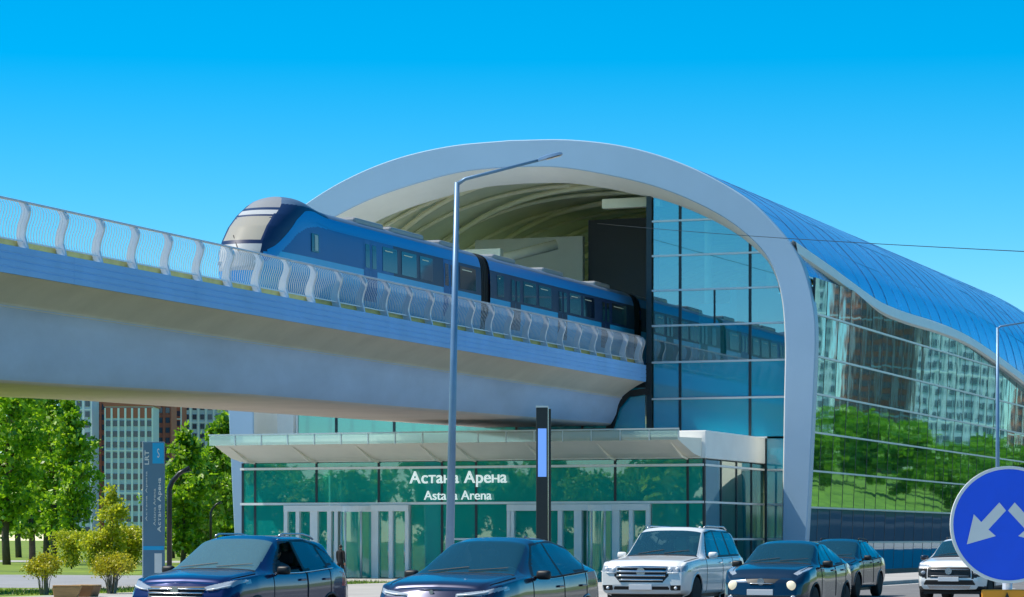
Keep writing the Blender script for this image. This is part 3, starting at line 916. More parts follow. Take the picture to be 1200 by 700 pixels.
# lifting holes in the web, piers
for px, py in ((3,358),(130,384),(260,400),(361,416),(470,436),(612,455)):
    w = on_x(px, py, VX-1.72)
    mb = MB().lathe([(0.07,-0.02),(0.07,0.02)], 10, 'x', (VX-1.70+0.03, w[1], w[2]))
    vp(mb, 'lifting_hole', 'black_plastic')
for y in (60, -6, -72):
    pts = [(1.6,GL),(1.6,3.6),(2.0,5.0),(2.9,zbot(y)+0.02)]
    mb = MB().grid([[(VC-w, y-1.1, z), (VC+w, y-1.1, z), (VC+w, y+1.1, z), (VC-w, y+1.1, z)] for w, z in pts], closed=True)
    vp(mb, 'pier', 'concrete', bevel=0.1)

# ------------------------------------------------------------------ train
TR = thing('metro_train', 'blue two tone metro train entering the station on the viaduct', 'train', (TC[0], 101, 11.12))
T0 = TC[0]
def tp(mb, name, m, parent=None, **k):
    mb.v = [(x-T0, y-101, z-11.12) for x, y, z in mb.v]
    return mb.build(name, m, parent or TR, **k)
hp = crom([(1.10,11.25),(1.30,11.45),(1.37,12.1),(1.39,13.0),(1.38,13.9),(1.33,14.42),(1.17,14.82),(0.85,15.04),(0.45,15.14),(0,15.17)], 12)
NV = len(hp)
def yfront(z): return float(np.interp(z, [11.2,11.7,12.3,12.9,13.4,14.0,14.5,15.0,15.4], [100.5,100.2,100.05,100.15,100.4,100.95,101.65,102.7,104.2]))
def hump(y): return 0.30*math.exp(-((y-103.6)/1.5)**2)
def section(y, x, z):
    z2 = z + hump(y)*np.clip((z-13.4)/1.6, 0, 1)
    return x, z2
def car_shell(y0, y1, nose):
    """returns groups of faces by paint"""
    yy = np.r_[np.linspace(0, 7.5, 150), np.linspace(7.6, y1-y0, int((y1-y0-7.5)/0.2))] if nose else np.linspace(0, y1-y0, 90)
    P = []
    for u in yy:
        row = []
        for side in (1, -1):
            ring = hp if side == 1 else hp[::-1][1:]
            for x, z in ring:
                if nose:
                    k = 1 - 0.30*math.exp(-u/0.55) - 0.06*math.exp(-u/2.0)
                    ys = yfront(z)*math.exp(-u/1.6) + 101.0*(1-math.exp(-u/1.6)) if False else 101.0 + (yfront(z)-101.0)*max(0, 1-u/6.0) + u
                    y = ys
                else:
                    k = 1; y = y0+u
                x2, z2 = section(y, x, z)
                row.append((T0 + side*x2*k, y, z2))
        P.append(row)
    return P
SZ = ([100.2,100.9,101.8,102.7,103.6,104.6,106.0,168], [12.7,13.0,13.55,14.1,14.42,14.56,14.56,14.56])
def side_band(y, z, first):
    zs = float(np.interp(y, *SZ)) if first else 14.56
    if first and y < 106 and z > zs+0.15: return 'navy' if z < 15.05 else 'roof'
    if z > zs+0.24: return 'roof'
    if z > zs-0.24: return 'blue2'
    if z < float(np.interp(y, [100,101.5,103,105], [13.0,13.0,13.0,13.0])): return 'light'
    return 'blue' if (first and y < 112.5) else 'navyband'
PAINT = {'navy':'train_navy','roof':'train_roof','light':'train_light','blue':'train_blue','blue2':'train_cantrail','navyband':'train_navy'}
def shell_to_parts(P, first):
    groups = {}
    for i in range(len(P)-1):
        for j in range(len(P[0])-1):
            q = [P[i][j], P[i][j+1], P[i+1][j+1], P[i+1][j]]
            cy = sum(p[1] for p in q)/4; cz = sum(p[2] for p in q)/4; cx = sum(p[0] for p in q)/4
            b = side_band(cy, cz, first)
            groups.setdefault(b, []).append(q)
    for b, qs in groups.items():
        idx = {}; vs = []; fs = []
        for q in qs:
            f = []
            for p in q:
                key = (round(p[0],4), round(p[1],4), round(p[2],4))
                if key not in idx: idx[key] = len(vs); vs.append(p)
                f.append(idx[key])
            fs.append(tuple(f))
        mb = MB(); mb.add(vs, fs)
        nm = {'navy':'nose_cowl','roof':'roof','light':'lower_body','blue':'cab_side','blue2':'cantrail','navyband':'window_band'}[b]
        tp(mb, nm, PAINT[b], smooth=True)
P1 = car_shell(101, 122.9, True)
shell_to_parts(P1, True)
shell_to_parts(car_shell(124.1, 146.0, False), False)
shell_to_parts(car_shell(147.2, 168.0, False), False)
# smooth edge of the light stripe sweeping down the nose
def shell_x(y, z):
    yf_ = yfront(z); u = (y-yf_)/(1-(yf_-101.0)/6.0)
    if u > 6: u = y-101.0
    k = 1-0.30*math.exp(-max(u,0)/0.55)-0.06*math.exp(-max(u,0)/2.0)
    return float(np.interp(z, hp[:,1], hp[:,0]))*k
for s in (-1, 1):
    rows = []
    for y in np.linspace(100.45, 168, 500):
        zs = float(np.interp(y, *SZ)); hw = 0.2
        row = []
        for q in np.linspace(-1, 1, 7):
            z0_ = zs+q*hw
            zz_ = z0_ + hump(y)*np.clip((z0_-13.4)/1.6, 0, 1)
            row.append((T0+s*(shell_x(y, z0_)+0.012), y, zz_))
        rows.append(row)
    rows = [r_ for r_ in rows if not (122.8 < r_[0][1] < 124.2 or 145.9 < r_[0][1] < 147.3)] if False else rows[:int(500*(122.8-100.45)/67.55)]
    tp(MB().grid(rows), 'stripe', 'train_cantrail', smooth=True)
# front face
row0 = P1[0]; nring = len(row0)
fr = []
for j in range(NV):
    pr, plf = row0[j], row0[nring-1-j]
    hw = (pr[0]-plf[0])/2
    fr.append([(T0+hw*s, pr[1]-0.34*min(1, hw)*(1-s*s), pr[2]) for s in np.linspace(1, -1, 25)])
def ftag(x, z):
    ax = abs(x-T0)
    if z > 14.86: return 'roof_cap'
    if z > 14.74: return 'surround'
    if z > 14.52: return 'visor' if ax < 0.8 else 'surround'
    if z > 14.45: return 'surround'
    if z > 13.36: return 'screen' if ax < 0.74+0.10*(14.5-z) else 'surround'
    if z > 13.26: return 'surround'
    if z > 12.2: return 'mask'
    return 'skirt'
fg = {}
for i in range(len(fr)-1):
    for j in range(24):
        q = [fr[i][j], fr[i][j+1], fr[i+1][j+1], fr[i+1][j]]
        fg.setdefault(ftag(sum(p[0] for p in q)/4, sum(p[2] for p in q)/4), []).append(q)
for k, qs in fg.items():
    mb = MB()
    idx = {}
    for q in qs:
        f = []
        for p in q:
            key = (round(p[0],4), round(p[1],4), round(p[2],4))
            if key not in idx: idx[key] = len(mb.v); mb.v.append(p)
            if idx[key] not in f: f.append(idx[key])
        if len(f) > 2: mb.f.append(tuple(f))
    nm, mm = {'roof_cap':('nose_roof','train_nose'),'visor':('destination_display','train_grey'),'screen':('windscreen','train_screen'),'surround':('windscreen_surround','train_navy'),'mask':('front_mask','train_grey'),'skirt':('front_skirt','train_light')}[k]
    tp(mb, nm, mm, smooth=True)
def fsurf(x, z):
    best = min(((abs(p[0]-x)+abs(p[2]-z), p[1]) for r_ in fr for p in r_))
    return best[1]
for s in (-1, 1):
    hx = T0+s*0.72
    tp(MB().box(hx-0.17, hx+0.17, fsurf(hx,12.5)-0.03, fsurf(hx,12.5)+0.1, 12.42, 12.56), 'headlight', 'headlamp', bevel=0.02)
tp(MB().tube([(T0+0.1,fsurf(T0+0.1,12.95)-0.05,12.95),(T0-0.35,fsurf(T0-0.35,13.6)-0.06,13.6)], 0.02, 5), 'wiper', 'black_plastic')
tp(MB().box(T0-0.35, T0+0.35, 100.35, 101.2, 11.2, 11.5), 'coupler', 'black_metal', bevel=0.05)
# doors, windows
def wx(z): return T0 + float(np.interp(z, hp[:NV,1], hp[:NV,0]))
def side_panel(name, m, y0, y1, z0, z1, parent=None, off=0.012):
    zz = np.linspace(z0, z1, 6)
    P = [[(wx(z)+off, y0, z), (wx(z)+off, y1, z)] for z in zz]
    mb = MB().grid(P)
    mb.f = [tuple(f) for f in mb.f]
    return tp(mb, name, m, parent, smooth=True)
side_panel('cab_window', 'train_glass', 103.9, 104.6, 13.25, 14.0)
side_panel('cab_window_light', 'train_screen', 104.2, 104.5, 13.31, 13.95, off=0.02)
for base, doors, wins in ((101, [109.2, 118.2], [(111.2,112.8),(113.3,115.0),(115.4,116.9),(120.2,122.2)]),
                          (124.1, [126.8, 133.6, 140.4], [(125.0,125.9),(128.6,130.4),(130.8,132.6),(135.4,137.1),(137.5,139.3),(142.2,144.6)]),
                          (147.2, [150, 157], [(152,154),(159,161)])):
    for d in doors:
        for k in (0, 1):
            dd = side_panel('door', 'train_blue' if base == 101 else 'train_navy', d+k*0.72+0.01, d+k*0.72+0.70, 11.7, 14.28, off=0.01)
            side_panel('door_window', 'train_glass', d+k*0.72+0.14, d+k*0.72+0.58, 13.1, 14.1, dd, off=0.02).location = (0,0,0)
    for w0, w1 in wins:
        f = side_panel('window', 'train_glass', w0, w1, 13.12, 14.16, off=0.014)
        side_panel('window_lamp', 'rib', w0+0.25, w1-0.5, 13.98, 14.02, f, off=0.022)
# gangway bellows, roof equipment, bogies
for g0 in (122.85, 145.95):
    for k in range(6):
        tp(MB().prism([(T0+x*0.93*s, z) for s, ring in ((1, hp[3:]), (-1, hp[3:][::-1])) for x, z in ring], 'y', g0+k*0.22, g0+k*0.22+0.16), 'gangway_bellows', 'rubber')
for y0, y1 in ((109.5,112.6),(113.4,117.2),(119.2,121.6),(126.0,129.0),(133,136),(141,143.5)):
    mb = MB().box(T0-0.85, T0+0.85, y0, y1, 14.95, 15.27)
    tp(mb, 'roof_unit', 'train_nose', bevel=0.10)
for y0 in (104.5, 118.5, 127.5, 141.5):
    bgy = tp(MB().box(T0-1.1, T0+1.1, y0, y0+2.6, 11.25, 11.62), 'bogie', 'black_metal')
    for dy in (0.45, 2.1):
        for s in (-1, 1):
            tp(MB().lathe([(0.40,-0.06),(0.42,0.06)], 18, 'x', (T0+s*0.72, y0+dy, 11.54)), 'wheel', 'steel', bgy)
# ------------------------------------------------------------------ street lamps, totem, pylon, signs
def street_lamp(base, top, arm_end, label, lean=0.0):
    t = thing('street_lamp', label, 'street lamp', base, 0, 'roadside lamps')
    b = Vector(base); P = [Vector((0,0,0)), Vector(((top[0]-b.x)*.5, (top[1]-b.y)*.5, (top[2]-b.z)*.5)), Vector(top)-b]
    MB().tube(P, [0.115, 0.09, 0.062], 14).build('pole', 'lamp_grey', t, smooth=True)
    MB().lathe([(0.20,0),(0.20,0.04),(0.14,0.06),(0.135,0.9),(0.115,0.95)], 14).build('base_sleeve', 'lamp_grey', t, smooth=True, angle=35)
    a = Vector(arm_end)-b; d = (a-P[2])
    MB().tube([P[2]-Vector((0,0,0.05)), P[2]+d*0.08+Vector((0,0,0.03)), P[2]+d*0.8], [0.05,0.045,0.035], 10).build('arm', 'lamp_grey', t, smooth=True)
    dn = d.normalized(); sidev = dn.cross(Vector((0,0,1))).normalized(); up = sidev.cross(dn)
    c = P[2]+d*0.78
    L = 0.62
    mb = MB(); rows = []
    for u, w, h in ((0,0.05,0.05),(0.12,0.10,0.07),(0.4,0.15,0.09),(0.9,0.15,0.07),(1.0,0.11,0.03)):
        q = c + dn*(u*L)
        rows.append([q+sidev*w-up*0.02, q+sidev*w*0.8+up*h*0.6, q+up*h, q-sidev*w*0.8+up*h*0.6, q-sidev*w-up*0.02, q-up*0.035])
    mb.grid([[tuple(p) for p in r_] for r_ in rows], closed=True)
    hd = mb.build('lamp_head', 'lamp_grey', t, smooth=True, angle=40)
    q0, q1 = c+dn*L*0.35, c+dn*L*0.92
    m2 = MB(); m2.add([tuple(q0+sidev*0.1-up*0.04), tuple(q1+sidev*0.1-up*0.04), tuple(q1-sidev*0.1-up*0.04), tuple(q0-sidev*0.1-up*0.04)], [(0,1,2,3)])
    m2.build('lens', 'lamp_lens', hd, fix=False)
    return t
def base_on(px, s, z):
    p = at_s(px, HY, s); return (p.x, p.y, z)
s1 = 48.0
p0 = base_on(526, s1, 0.12); pt = at_s(535.5, 214, s1); pa = at_s(657, 181, s1)
street_lamp(p0, tuple(pt), (pa.x, pa.y, pa.z), 'tall grey street lamp standing in front of the station name')
s2 = 25.5
p0 = base_on(1169, s2, 0.12); pt = at_s(1169, 384, s2); pa = at_s(1213, 376, s2)
street_lamp(p0, tuple(pt), (pa.x, pa.y, pa.z), 'thin grey street lamp in front of the mirrored side wall')

def path_lamp(px, s, ytop, xarm, label, r):
    p = base_on(px, s, GL)
    t = thing('path_lamp', label, 'lamp', p, 0, 'black lamps on the station path')
    h = at_s(px, ytop, s).z - GL
    e = at_s(xarm, ytop, s); dx = Vector((e.x-p[0], e.y-p[1], 0))
    MB().tube([(0,0,0),(0,0,h*0.72),(0,0,h*0.82),dx*0.15+Vector((0,0,h*0.88)),dx*0.5+Vector((0,0,h*0.95)),dx+Vector((0,0,h))], [r,r,r,r*0.95,r*0.85,r*0.7], 10).build('pole', 'black_metal', t, smooth=True)
    MB().lathe([(r*1.6,0),(r*1.6,0.05),(r*1.1,0.1)], 12).build('base', 'black_metal', t, smooth=True)
    d = dx.normalized()
    mb = MB(); mb.box(-0.22, 0.22, -0.09, 0.09, -0.07, 0.0)
    o = mb.build('lamp_head', 'black_metal', t, bevel=0.02); o.location = dx*0.86+Vector((0,0,h*0.985-0.06)); o.rotation_euler = (0,-0.2,math.atan2(d.y,d.x))
path_lamp(198.5, 26, 548, 222, 'black bent-arm lamp right beside the blue grey sign totem', 0.12)
path_lamp(247, 15, 588, 259, 'small far black bent-arm lamp in front of the trees', 0.10)

# totem sign of the station
tb = base_on(181, 25.5, GL)
TT = thing('sign_totem', 'tall blue grey station sign totem with a bright blue square', 'sign', tb, PHI)
HT = at_s(181, 518, 25.5).z - GL
MB().box(-0.52, 0.47, -0.14, 0.14, 0, HT).build('body', 'totem_blue', TT, bevel=0.02)
MB().box(-0.54, -0.50, -0.15, 0.15, 0, HT+0.02).build('edge_strip', 'sign_white', TT)
MB().box(-0.07, 0.45, -0.16, -0.142, HT-1.0, HT-0.06).build('line_badge', 'totem_cyan', TT)
text_mesh('badge_symbol', 'S', 'sign_white', TT, (0.2, -0.165, HT-0.52), 0.10, (1,0,0), (0,0,1), 0.01, height=0.42)
text_mesh('lettering', 'LRT', 'sign_white', TT, (-0.33, -0.155, HT-0.72), 0.66, (0,0,1), (-1,0,0), 0.02, 0.02, height=0.2)
word_mesh('lettering', 'Acтaнa Apeнa', 'sign_white', TT, (0.26, -0.155, HT-2.9), 2.5, (0,0,1), (-1,0,0), 0.02, 0.012, height=0.22)
text_mesh('lettering', 'Astana Arena', 'sign_white', TT, (0.02, -0.155, HT-3.0), 1.7, (0,0,1), (-1,0,0), 0.02, 0.0, height=0.11)
word_mesh('lettering', 'Acтaнa Apeнa', 'sign_white', TT, (-0.34, -0.155, HT-2.5), 2.3, (0,0,1), (-1,0,0), 0.02, 0.0, height=0.10)
MB().box(-0.50, 0.45, -0.157, -0.142, 1.5, 1.68).build('stripe', 'totem_cyan', TT)
MB().box(0.02, 0.36, -0.16, -0.142, 0.45, 1.35).build('notice', 'sign_white', TT)

# black display pylon
pb = base_on(637, 30, GL)
PY = thing('display_pylon', 'slim black advertising pylon with a lit pale blue screen', 'pylon', pb, PHI)
HP_ = at_s(637, 478, 30).z - GL
MB().box(-0.29, 0.17, -0.2, 0.2, 0, HP_).build('body', 'black_metal', PY, bevel=0.02)
MB().box(0.185, 0.29, -0.16, 0.22, 0, HP_-0.05).build('side_casing', 'black_metal', PY, bevel=0.02)
MB().box(0.170, 0.184, -0.21, 0.1, 0, HP_).build('edge_trim', 'chrome', PY)
MB().box(-0.30, 0.18, -0.21, 0.21, HP_+0.002, HP_+0.07).build('cap', 'sign_white', PY)
MB().box(-0.22, 0.11, -0.215, -0.201, HP_-2.70, HP_-0.82).build('screen', 'screen', PY)
MB().box(-0.45, 0.45, -0.35, 0.35, 0, 0.08).build('foot', 'black_metal', PY)

# keep left / right sign on the island
sc = 194.0
sb = at_s(1182, 615, sc)
SG = thing('traffic_sign', 'round blue road sign with two white downward arrows and orange plate below', 'road sign', (sb.x, sb.y, 0.11), PHI)
zc = sb.z-0.11; R0 = 68/sc
MB().lathe([(R0-0.006,-0.008),(R0,0.0),(R0-0.006,0.012),(R0*0.9,0.014)], 72, 'y', (0,0,zc)).build('disc', 'sign_blue', SG)
rows = []
for k in range(73):
    a_ = 2*PI*k/72
    rows.append([((R0+0.004-w)*math.cos(a_), -0.008-e, zc+(R0+0.004-w)*math.sin(a_)) for w, e in ((0,-0.02),(0,0.008),(0.017,0.008),(0.019,0.0))])
MB().grid(rows).build('rim', 'sign_white', SG)
az = lambda x, y: ((x-572)/(sc*4.12)-0.012, zc+(350-y)/(sc*4.12))
arrow = [(378,445),(412,300),(448,338),(535,243),(567,282),(482,374),(518,405)]
for mir in (1, -1):
    P = [az(572+mir*(x-572), y) for x, y in arrow]
    if mir == -1: P = P[::-1]
    MB().prism(P, 'y', -0.014, -0.0095).build('arrow', 'sign_white', SG)
MB().tube([(0.0,0.045,0),(0.0,0.045,zc+R0*0.8)], 0.03, 14).build('post', 'rail_metal', SG, smooth=True)
MB().box(-0.1,0.1,-0.06,0.14,0,0.05).build('foot', 'black_metal', SG, bevel=0.01)
for dz in (0.2, -0.2):
    MB().box(-0.05,0.05,0.012,0.08,zc+dz-0.02,zc+dz+0.02).build('clamp', 'steel', SG)
zp = zc - (691-615)/sc
pl = MB().box(-0.165, 0.28, -0.012, 0.004, zp-0.36, zp).build('warning_plate', 'sign_orange', SG, bevel=0.02)
for k in range(3):
    x = -0.012 + k*0.14
    MB().prism([(x-0.05,zp-0.14),(x,zp-0.018),(x+0.05,zp-0.14),(x+0.05,zp-0.22),(x,zp-0.10),(x-0.05,zp-0.22)], 'y', -0.020, -0.0125).build('chevron', 'black_plastic', pl)

# overhead cable to the station
A_ = on_y(700, 262, YA+1.5); B_ = at_s(1330, 301, 50)
P = [A_.lerp(B_, t) - Vector((0,0,1.2*4*t*(1-t)*0.1)) for t in np.linspace(0, 1, 30)]
o = MB().tube([tuple(p) for p in P], 0.013, 6).build('overhead_cable', 'black_plastic', smooth=True)
tag(o, 'thin overhead cable crossing in front of the station arch', 'cable')

# wooden angular benches by the shrubs
for px, py, s, rz, w, lab, m in ((80,690,46,0.1,0.68,'pale wooden angular bench block left by the shrubs','wood'), (103,689,45.5,-0.25,0.56,'brown wedge shaped wooden bench block next to the pale one','wood_dark')):
    p = at_s(px, py, s)
    t = thing('bench_block', lab, 'bench', (p.x, p.y, ground_z(p.x, p.y)), PHI+rz, 'wooden bench blocks')
    MB().prism([(-w/2,0),(w/2-0.12,0),(w/2,0.30),(-w/2-0.05,0.30)], 'y', -0.28, 0.28).build('body', m, t, bevel=0.02)
    for k in range(5):
        MB().box(-w/2-0.04, w/2-0.01, -0.28+k*0.113, -0.28+k*0.113+0.1, 0.302, 0.335).build('plank', 'wood', t, bevel=0.008)

# ------------------------------------------------------------------ cars
def smooth1(xs, ctrl, win):
    c = np.array(ctrl, float)
    fine = np.linspace(c[0,0]-1, c[-1,0]+1, 1500)
    v = np.interp(fine, c[:,0], c[:,1])
    k = max(1, int(win/(fine[1]-fine[0])))
    ker = np.hanning(k*2+3); ker /= ker.sum()
    v2 = np.convolve(np.pad(v, (k+1, k+1), 'edge'), ker, 'valid')
    return np.interp(xs, fine, v2)
def inpoly(x, y, poly):
    c = False; n = len(poly); j = n-1
    for i in range(n):
        xi, yi = poly[i]; xj, yj = poly[j]
        if (yi > y) != (yj > y) and x < (xj-xi)*(y-yi)/(yj-yi)+xi: c = not c
        j = i
    return c
def paint(name, col, metal=0.35, rough=0.28):
    return mat(name, col, rough, metal=metal, coat=0.9, var=0.05, vscale=0.8)
paint('paint_navy', (0.012, 0.020, 0.105), 0.45, 0.22)
paint('paint_slate', (0.030, 0.034, 0.075), 0.5, 0.24)
paint('paint_white', (0.80, 0.80, 0.79), 0.0, 0.3)
paint('paint_teal', (0.016, 0.036, 0.070), 0.5, 0.24)
paint('paint_black', (0.014, 0.019, 0.036), 0.45, 0.24)
paint('paint_pearl', (0.82, 0.82, 0.82), 0.0, 0.3)

def ring_pts(w, wr, zs, zb, zt):
    h = zb-zs; e = min(0.10, 0.5*max(0.0, zt-zb)); g = max(0.004, zt-zb)
    return [(0.02,zs),(w*0.80,zs),(w*0.955,zs+0.05),(w*0.99,zs+0.25*h),(w*1.0,zs+0.55*h),(w*1.0,zs+0.80*h),(w*0.975,zb-0.01),(w*0.945,zb+min(0.03,g*0.3)),
            (wr+0.25*(w*0.93-wr)+0.03, zb+0.70*(g-e)),(wr+0.015, zt-e),(wr-0.07, zt-0.035*min(1,g/0.2)-0.006),(wr*0.5, zt-0.008),(0,zt)]
def make_car(name, label, S, X, yf, group='cars in the queue of traffic'):
    L, Wd = S['L'], S['W']/2
    root = thing(name, label, 'car', (X, yf, 0.0), 0, group)
    ny = int(L/0.028)
    ys_ = np.linspace(0, L, ny)
    zt = smooth1(ys_, S['zt'], S.get('win', 0.08)); zb = smooth1(ys_, S['zb'], 0.12)
    w = smooth1(ys_, S['w'], 0.10)*Wd; wr = smooth1(ys_, S['wr'], 0.16)*Wd; zs = smooth1(ys_, S['zs'], 0.12)
    zb = np.minimum(zb, zt-0.012)
    NS = 6
    G = []
    for i in range(ny):
        rp = crom(ring_pts(w[i], wr[i], zs[i], zb[i], zt[i]), NS)
        # rake of the nose and tail by height
        dy = np.interp(rp[:,1], [p[0] for p in S['nose']], [p[1] for p in S['nose']])*math.exp(-(ys_[i]/0.35)) \
           - np.interp(rp[:,1], [p[0] for p in S['tail']], [p[1] for p in S['tail']])*math.exp(-((L-ys_[i])/0.35))
        G.append(np.c_[rp[:,0], ys_[i]+dy, rp[:,1]])
    G = np.array(G)                       # ny, nr, 3 (half, x>0)
    nr = G.shape[1]
    quads = []                            # (4 pts, kind, i, j)
    for i in range(ny-1):
        for j in range(nr-1):
            q = [G[i,j], G[i,j+1], G[i+1,j+1], G[i+1,j]]
            quads.append((q, 'shell', i, j, 1))
            q2 = [p*np.array([-1,1,1]) for p in (G[i,j], G[i+1,j], G[i+1,j+1], G[i,j+1])]
            quads.append((q2, 'shell', i, j, -1))
    # caps
    fcap = []
    for j in range(nr):
        x, y, z = G[0, j]
        fcap.append([np.array([x*s, y-S.get('bulge',0.12)*(1-s*s)*min(1,x/(0.5*Wd)), z]) for s in np.linspace(1, -1, 81)])
    for j in range(nr-1):
        for k in range(80):
            quads.append(([fcap[j][k], fcap[j][k+1], fcap[j+1][k+1], fcap[j+1][k]], 'front', 0, j, 0))
    for j in range(nr-1):
        for k in range(12):
            s0, s1 = 1-2*k/12, 1-2*(k+1)/12
            e = [np.array([G[-1,a][0]*s, G[-1,a][1]+0.05*(1-s*s), G[-1,a][2]]) for a, s in ((j,s0),(j+1,s0),(j+1,s1),(j,s1))]
            quads.append((e, 'rear', ny, j, 0))
    wc = [(S['wf'], S['R']), (S['wr_'], S['R'])]; RA = S['R']+0.065
    groups = {}
    jbelt = 7*NS; jroof = 9*NS
    cow, rf = S['cowl'], S['roof0']
    r1, rb = S['roof1'], S['rear']
    def side_tag(y, z, j, sgn):
        for k, (wy, wz) in enumerate(wc):
            if (y-wy)**2+(z-wz)**2 < RA*RA and j < 7*NS: return None
        for k, pg in enumerate(S['glass']):
            if j >= 6*NS and j < 10*NS and inpoly(y, z, pg): return ('side_window', k, sgn)
        for k, pg in enumerate(S.get('glass_trim', [])):
            if 6*NS <= j < 10*NS and inpoly(y, z, pg): return ('window_surround', 0, sgn)
        if j < 8*NS and z < S.get('clad', 0.0): return ('cladding', 0, 0)
        for k, (d0, d1) in enumerate(S['doors']):
            if d0 < y < d1 and 2*NS < j < 9*NS and z > S.get('clad', 0.36): return ('door', k, sgn)
        return None if False else ('body', 0, 0)
    for q, kind, i, j, sgn in quads:
        c = (q[0]+q[1]+q[2]+q[3])/4
        x, y, z = c; ax = abs(x)
        t = ('body', 0, 0)
        if kind == 'rear':
            if inpoly(ax, z, S['taillight']): t = ('tail_light', 0, 1 if x > 0 else -1)
        else:
            if kind == 'shell':
                t = side_tag(y, z, j, sgn)
                if t is None: continue
                # windscreen and rear window lie on the top surface between cowl and roof
                ztl = np.interp(y, ys_, zt); wrl = np.interp(y, ys_, wr)
                if j >= jroof and cow+0.04 < y < rf and ax < wrl-0.02: t = ('windscreen', 0, 0)
                elif j >= jroof-2 and cow-0.08 < y <= cow+0.04 and ax < wrl: t = ('cowl_panel', 0, 0)
                elif j >= jroof and r1 < y < rb and ax < wrl-0.03: t = ('rear_window', 0, 0)
                if y > L-0.45 and inpoly(ax, z, S['taillight']): t = ('tail_light', 0, sgn)
            if y < 0.75 and (kind == 'front' or j < jroof+8):
                for nm, pg, yl in S['front']:
                    if y < yl and inpoly(ax, z, pg):
                        t = (nm, 0, (1 if x > 0 else -1) if nm.startswith(('headlight','fog')) else 0); break
        groups.setdefault(t, []).append(q)
    matof = dict(body=S['paint'], door=S['paint'], windscreen=S.get('ws','glass_car'), rear_window='glass_car', side_window='glass_car', window_surround='black_plastic', cowl_panel='black_plastic',
                 cladding='black_plastic', tail_light='tail_red', headlight='headlamp', headlight_warm='headlamp_warm', headlight_dark='black_plastic', grille='black_plastic', lower_intake='black_plastic', fog_lamp='headlamp',
                 bumper_trim='chrome', skid_plate='rim', bright_panel=S['paint'])
    objs = {}
    for (nm, k, sgn), qs in groups.items():
        if S.get('open_window') and nm == 'side_window' and k == 0 and sgn == 1: continue
        idx = {}; vs = []; fs = []
        inset = 0.0
        for q in qs:
            f = []
            for p in q:
                key = (round(p[0],4), round(p[1],4), round(p[2],4))
                if key not in idx: idx[key] = len(vs); vs.append(tuple(p))
                if idx[key] not in f: f.append(idx[key])
            if len(f) > 2: fs.append(tuple(f))
        mb = MB(); mb.add(vs, fs)
        pname = {'headlight_warm':'headlight','headlight_dark':'headlight_housing','bright_panel':'bumper_panel'}.get(nm, nm)
        o = mb.build(pname, matof[nm], root, smooth=True, fix=True)
        objs[(nm, k, sgn)] = o
    F = np.array([p for r_ in fcap for p in r_]); F2 = np.r_[F, G[:25].reshape(-1,3)]
    def fy(x, z):
        d = (F2[:,0]-abs(x))**2+(F2[:,2]-z)**2
        kk = np.argsort(d)[:6]; return F2[kk,1].min()
    def sx(y, z):
        i = int(np.clip(np.searchsorted(ys_, y), 0, ny-1)); r_ = G[i]; m = r_[:7*NS]
        return float(np.interp(z, m[NS:,2], m[NS:,0]))
    gr = objs.get(('grille',0,0)) or root
    for z, x1, rad, mt in S.get('bars', []):
        MB().tube([(x, fy(x, z)-0.012, z) for x in np.linspace(-x1, x1, 13)], rad, 6).build('grille_bar', mt, gr, smooth=True)
    for (z, wdt, hgt) in S.get('emblem', []):
        y0 = fy(0, z)
        MB().lathe([(wdt/2,-0.014),(wdt/2,0.0)], 22, 'y', (0,y0-0.01,0)).build('emblem', 'rim', root).location = (0,0,z)
        em = bpy.data.objects[-1] if False else None
    if S.get('plate'):
        z = S['plate']; y0 = min(fy(0, z), fy(0.2, z), fy(0, z+0.05), fy(0, z-0.05))
        MB().box(-0.26, 0.26, y0-0.03, y0-0.005, z-0.056, z+0.056).build('number_plate', 'plate', root, bevel=0.006)
    for pl2 in S.get('drl', []):
        for s in (-1, 1):
            MB().tube([(s*x, fy(x, z)-0.012, z) for x, z in pl2], 0.012, 6).build('daytime_lamp', 'drl', root, smooth=True)
    for (x, z, ww, hh, mt, nm) in S.get('lamps', []):
        for s in (-1, 1):
            y0 = fy(x, z)
            MB().lathe([(0.5,0.04),(0.5,-0.005),(0.36,-0.02),(0.0001,-0.022)], 18, 'y').build(nm, mt, root, smooth=True).matrix_basis = Matrix.Translation((s*x, y0, z)) @ Matrix.Diagonal((ww,1,hh,1))
    # mirrors
    ym, zm = S['mirror']
    for s in (-1, 1):
        x0 = float(np.interp(ym, ys_, w))*0.97
        bm = bmesh.new(); bmesh.ops.create_icosphere(bm, subdivisions=3, radius=1)
        for v in bm.verts:
            f_ = 1.0 if v.co.y < 0 else 0.55
            v.co = Vector((math.copysign(abs(v.co.x)**0.5, v.co.x)*0.105, v.co.y*0.075*f_, math.copysign(abs(v.co.z)**0.5, v.co.z)*0.066))
        me = bpy.data.meshes.new('mirror'); bm.to_mesh(me); bm.free()
        me.materials.append(M[S.get('mirror_mat', S['paint'])]); me.polygons.foreach_set('use_smooth', [True]*len(me.polygons))
        mo = obj('mirror', me, root, (s*(x0+0.10), ym, zm))
        MB().box(s*-0.15-0.03, s*-0.15+0.05, -0.03, 0.05, -0.075, -0.02).build('mirror_stalk', 'black_plastic', mo)
    # door seams and handles
    for (d0, d1) in S['doors']:
        pass
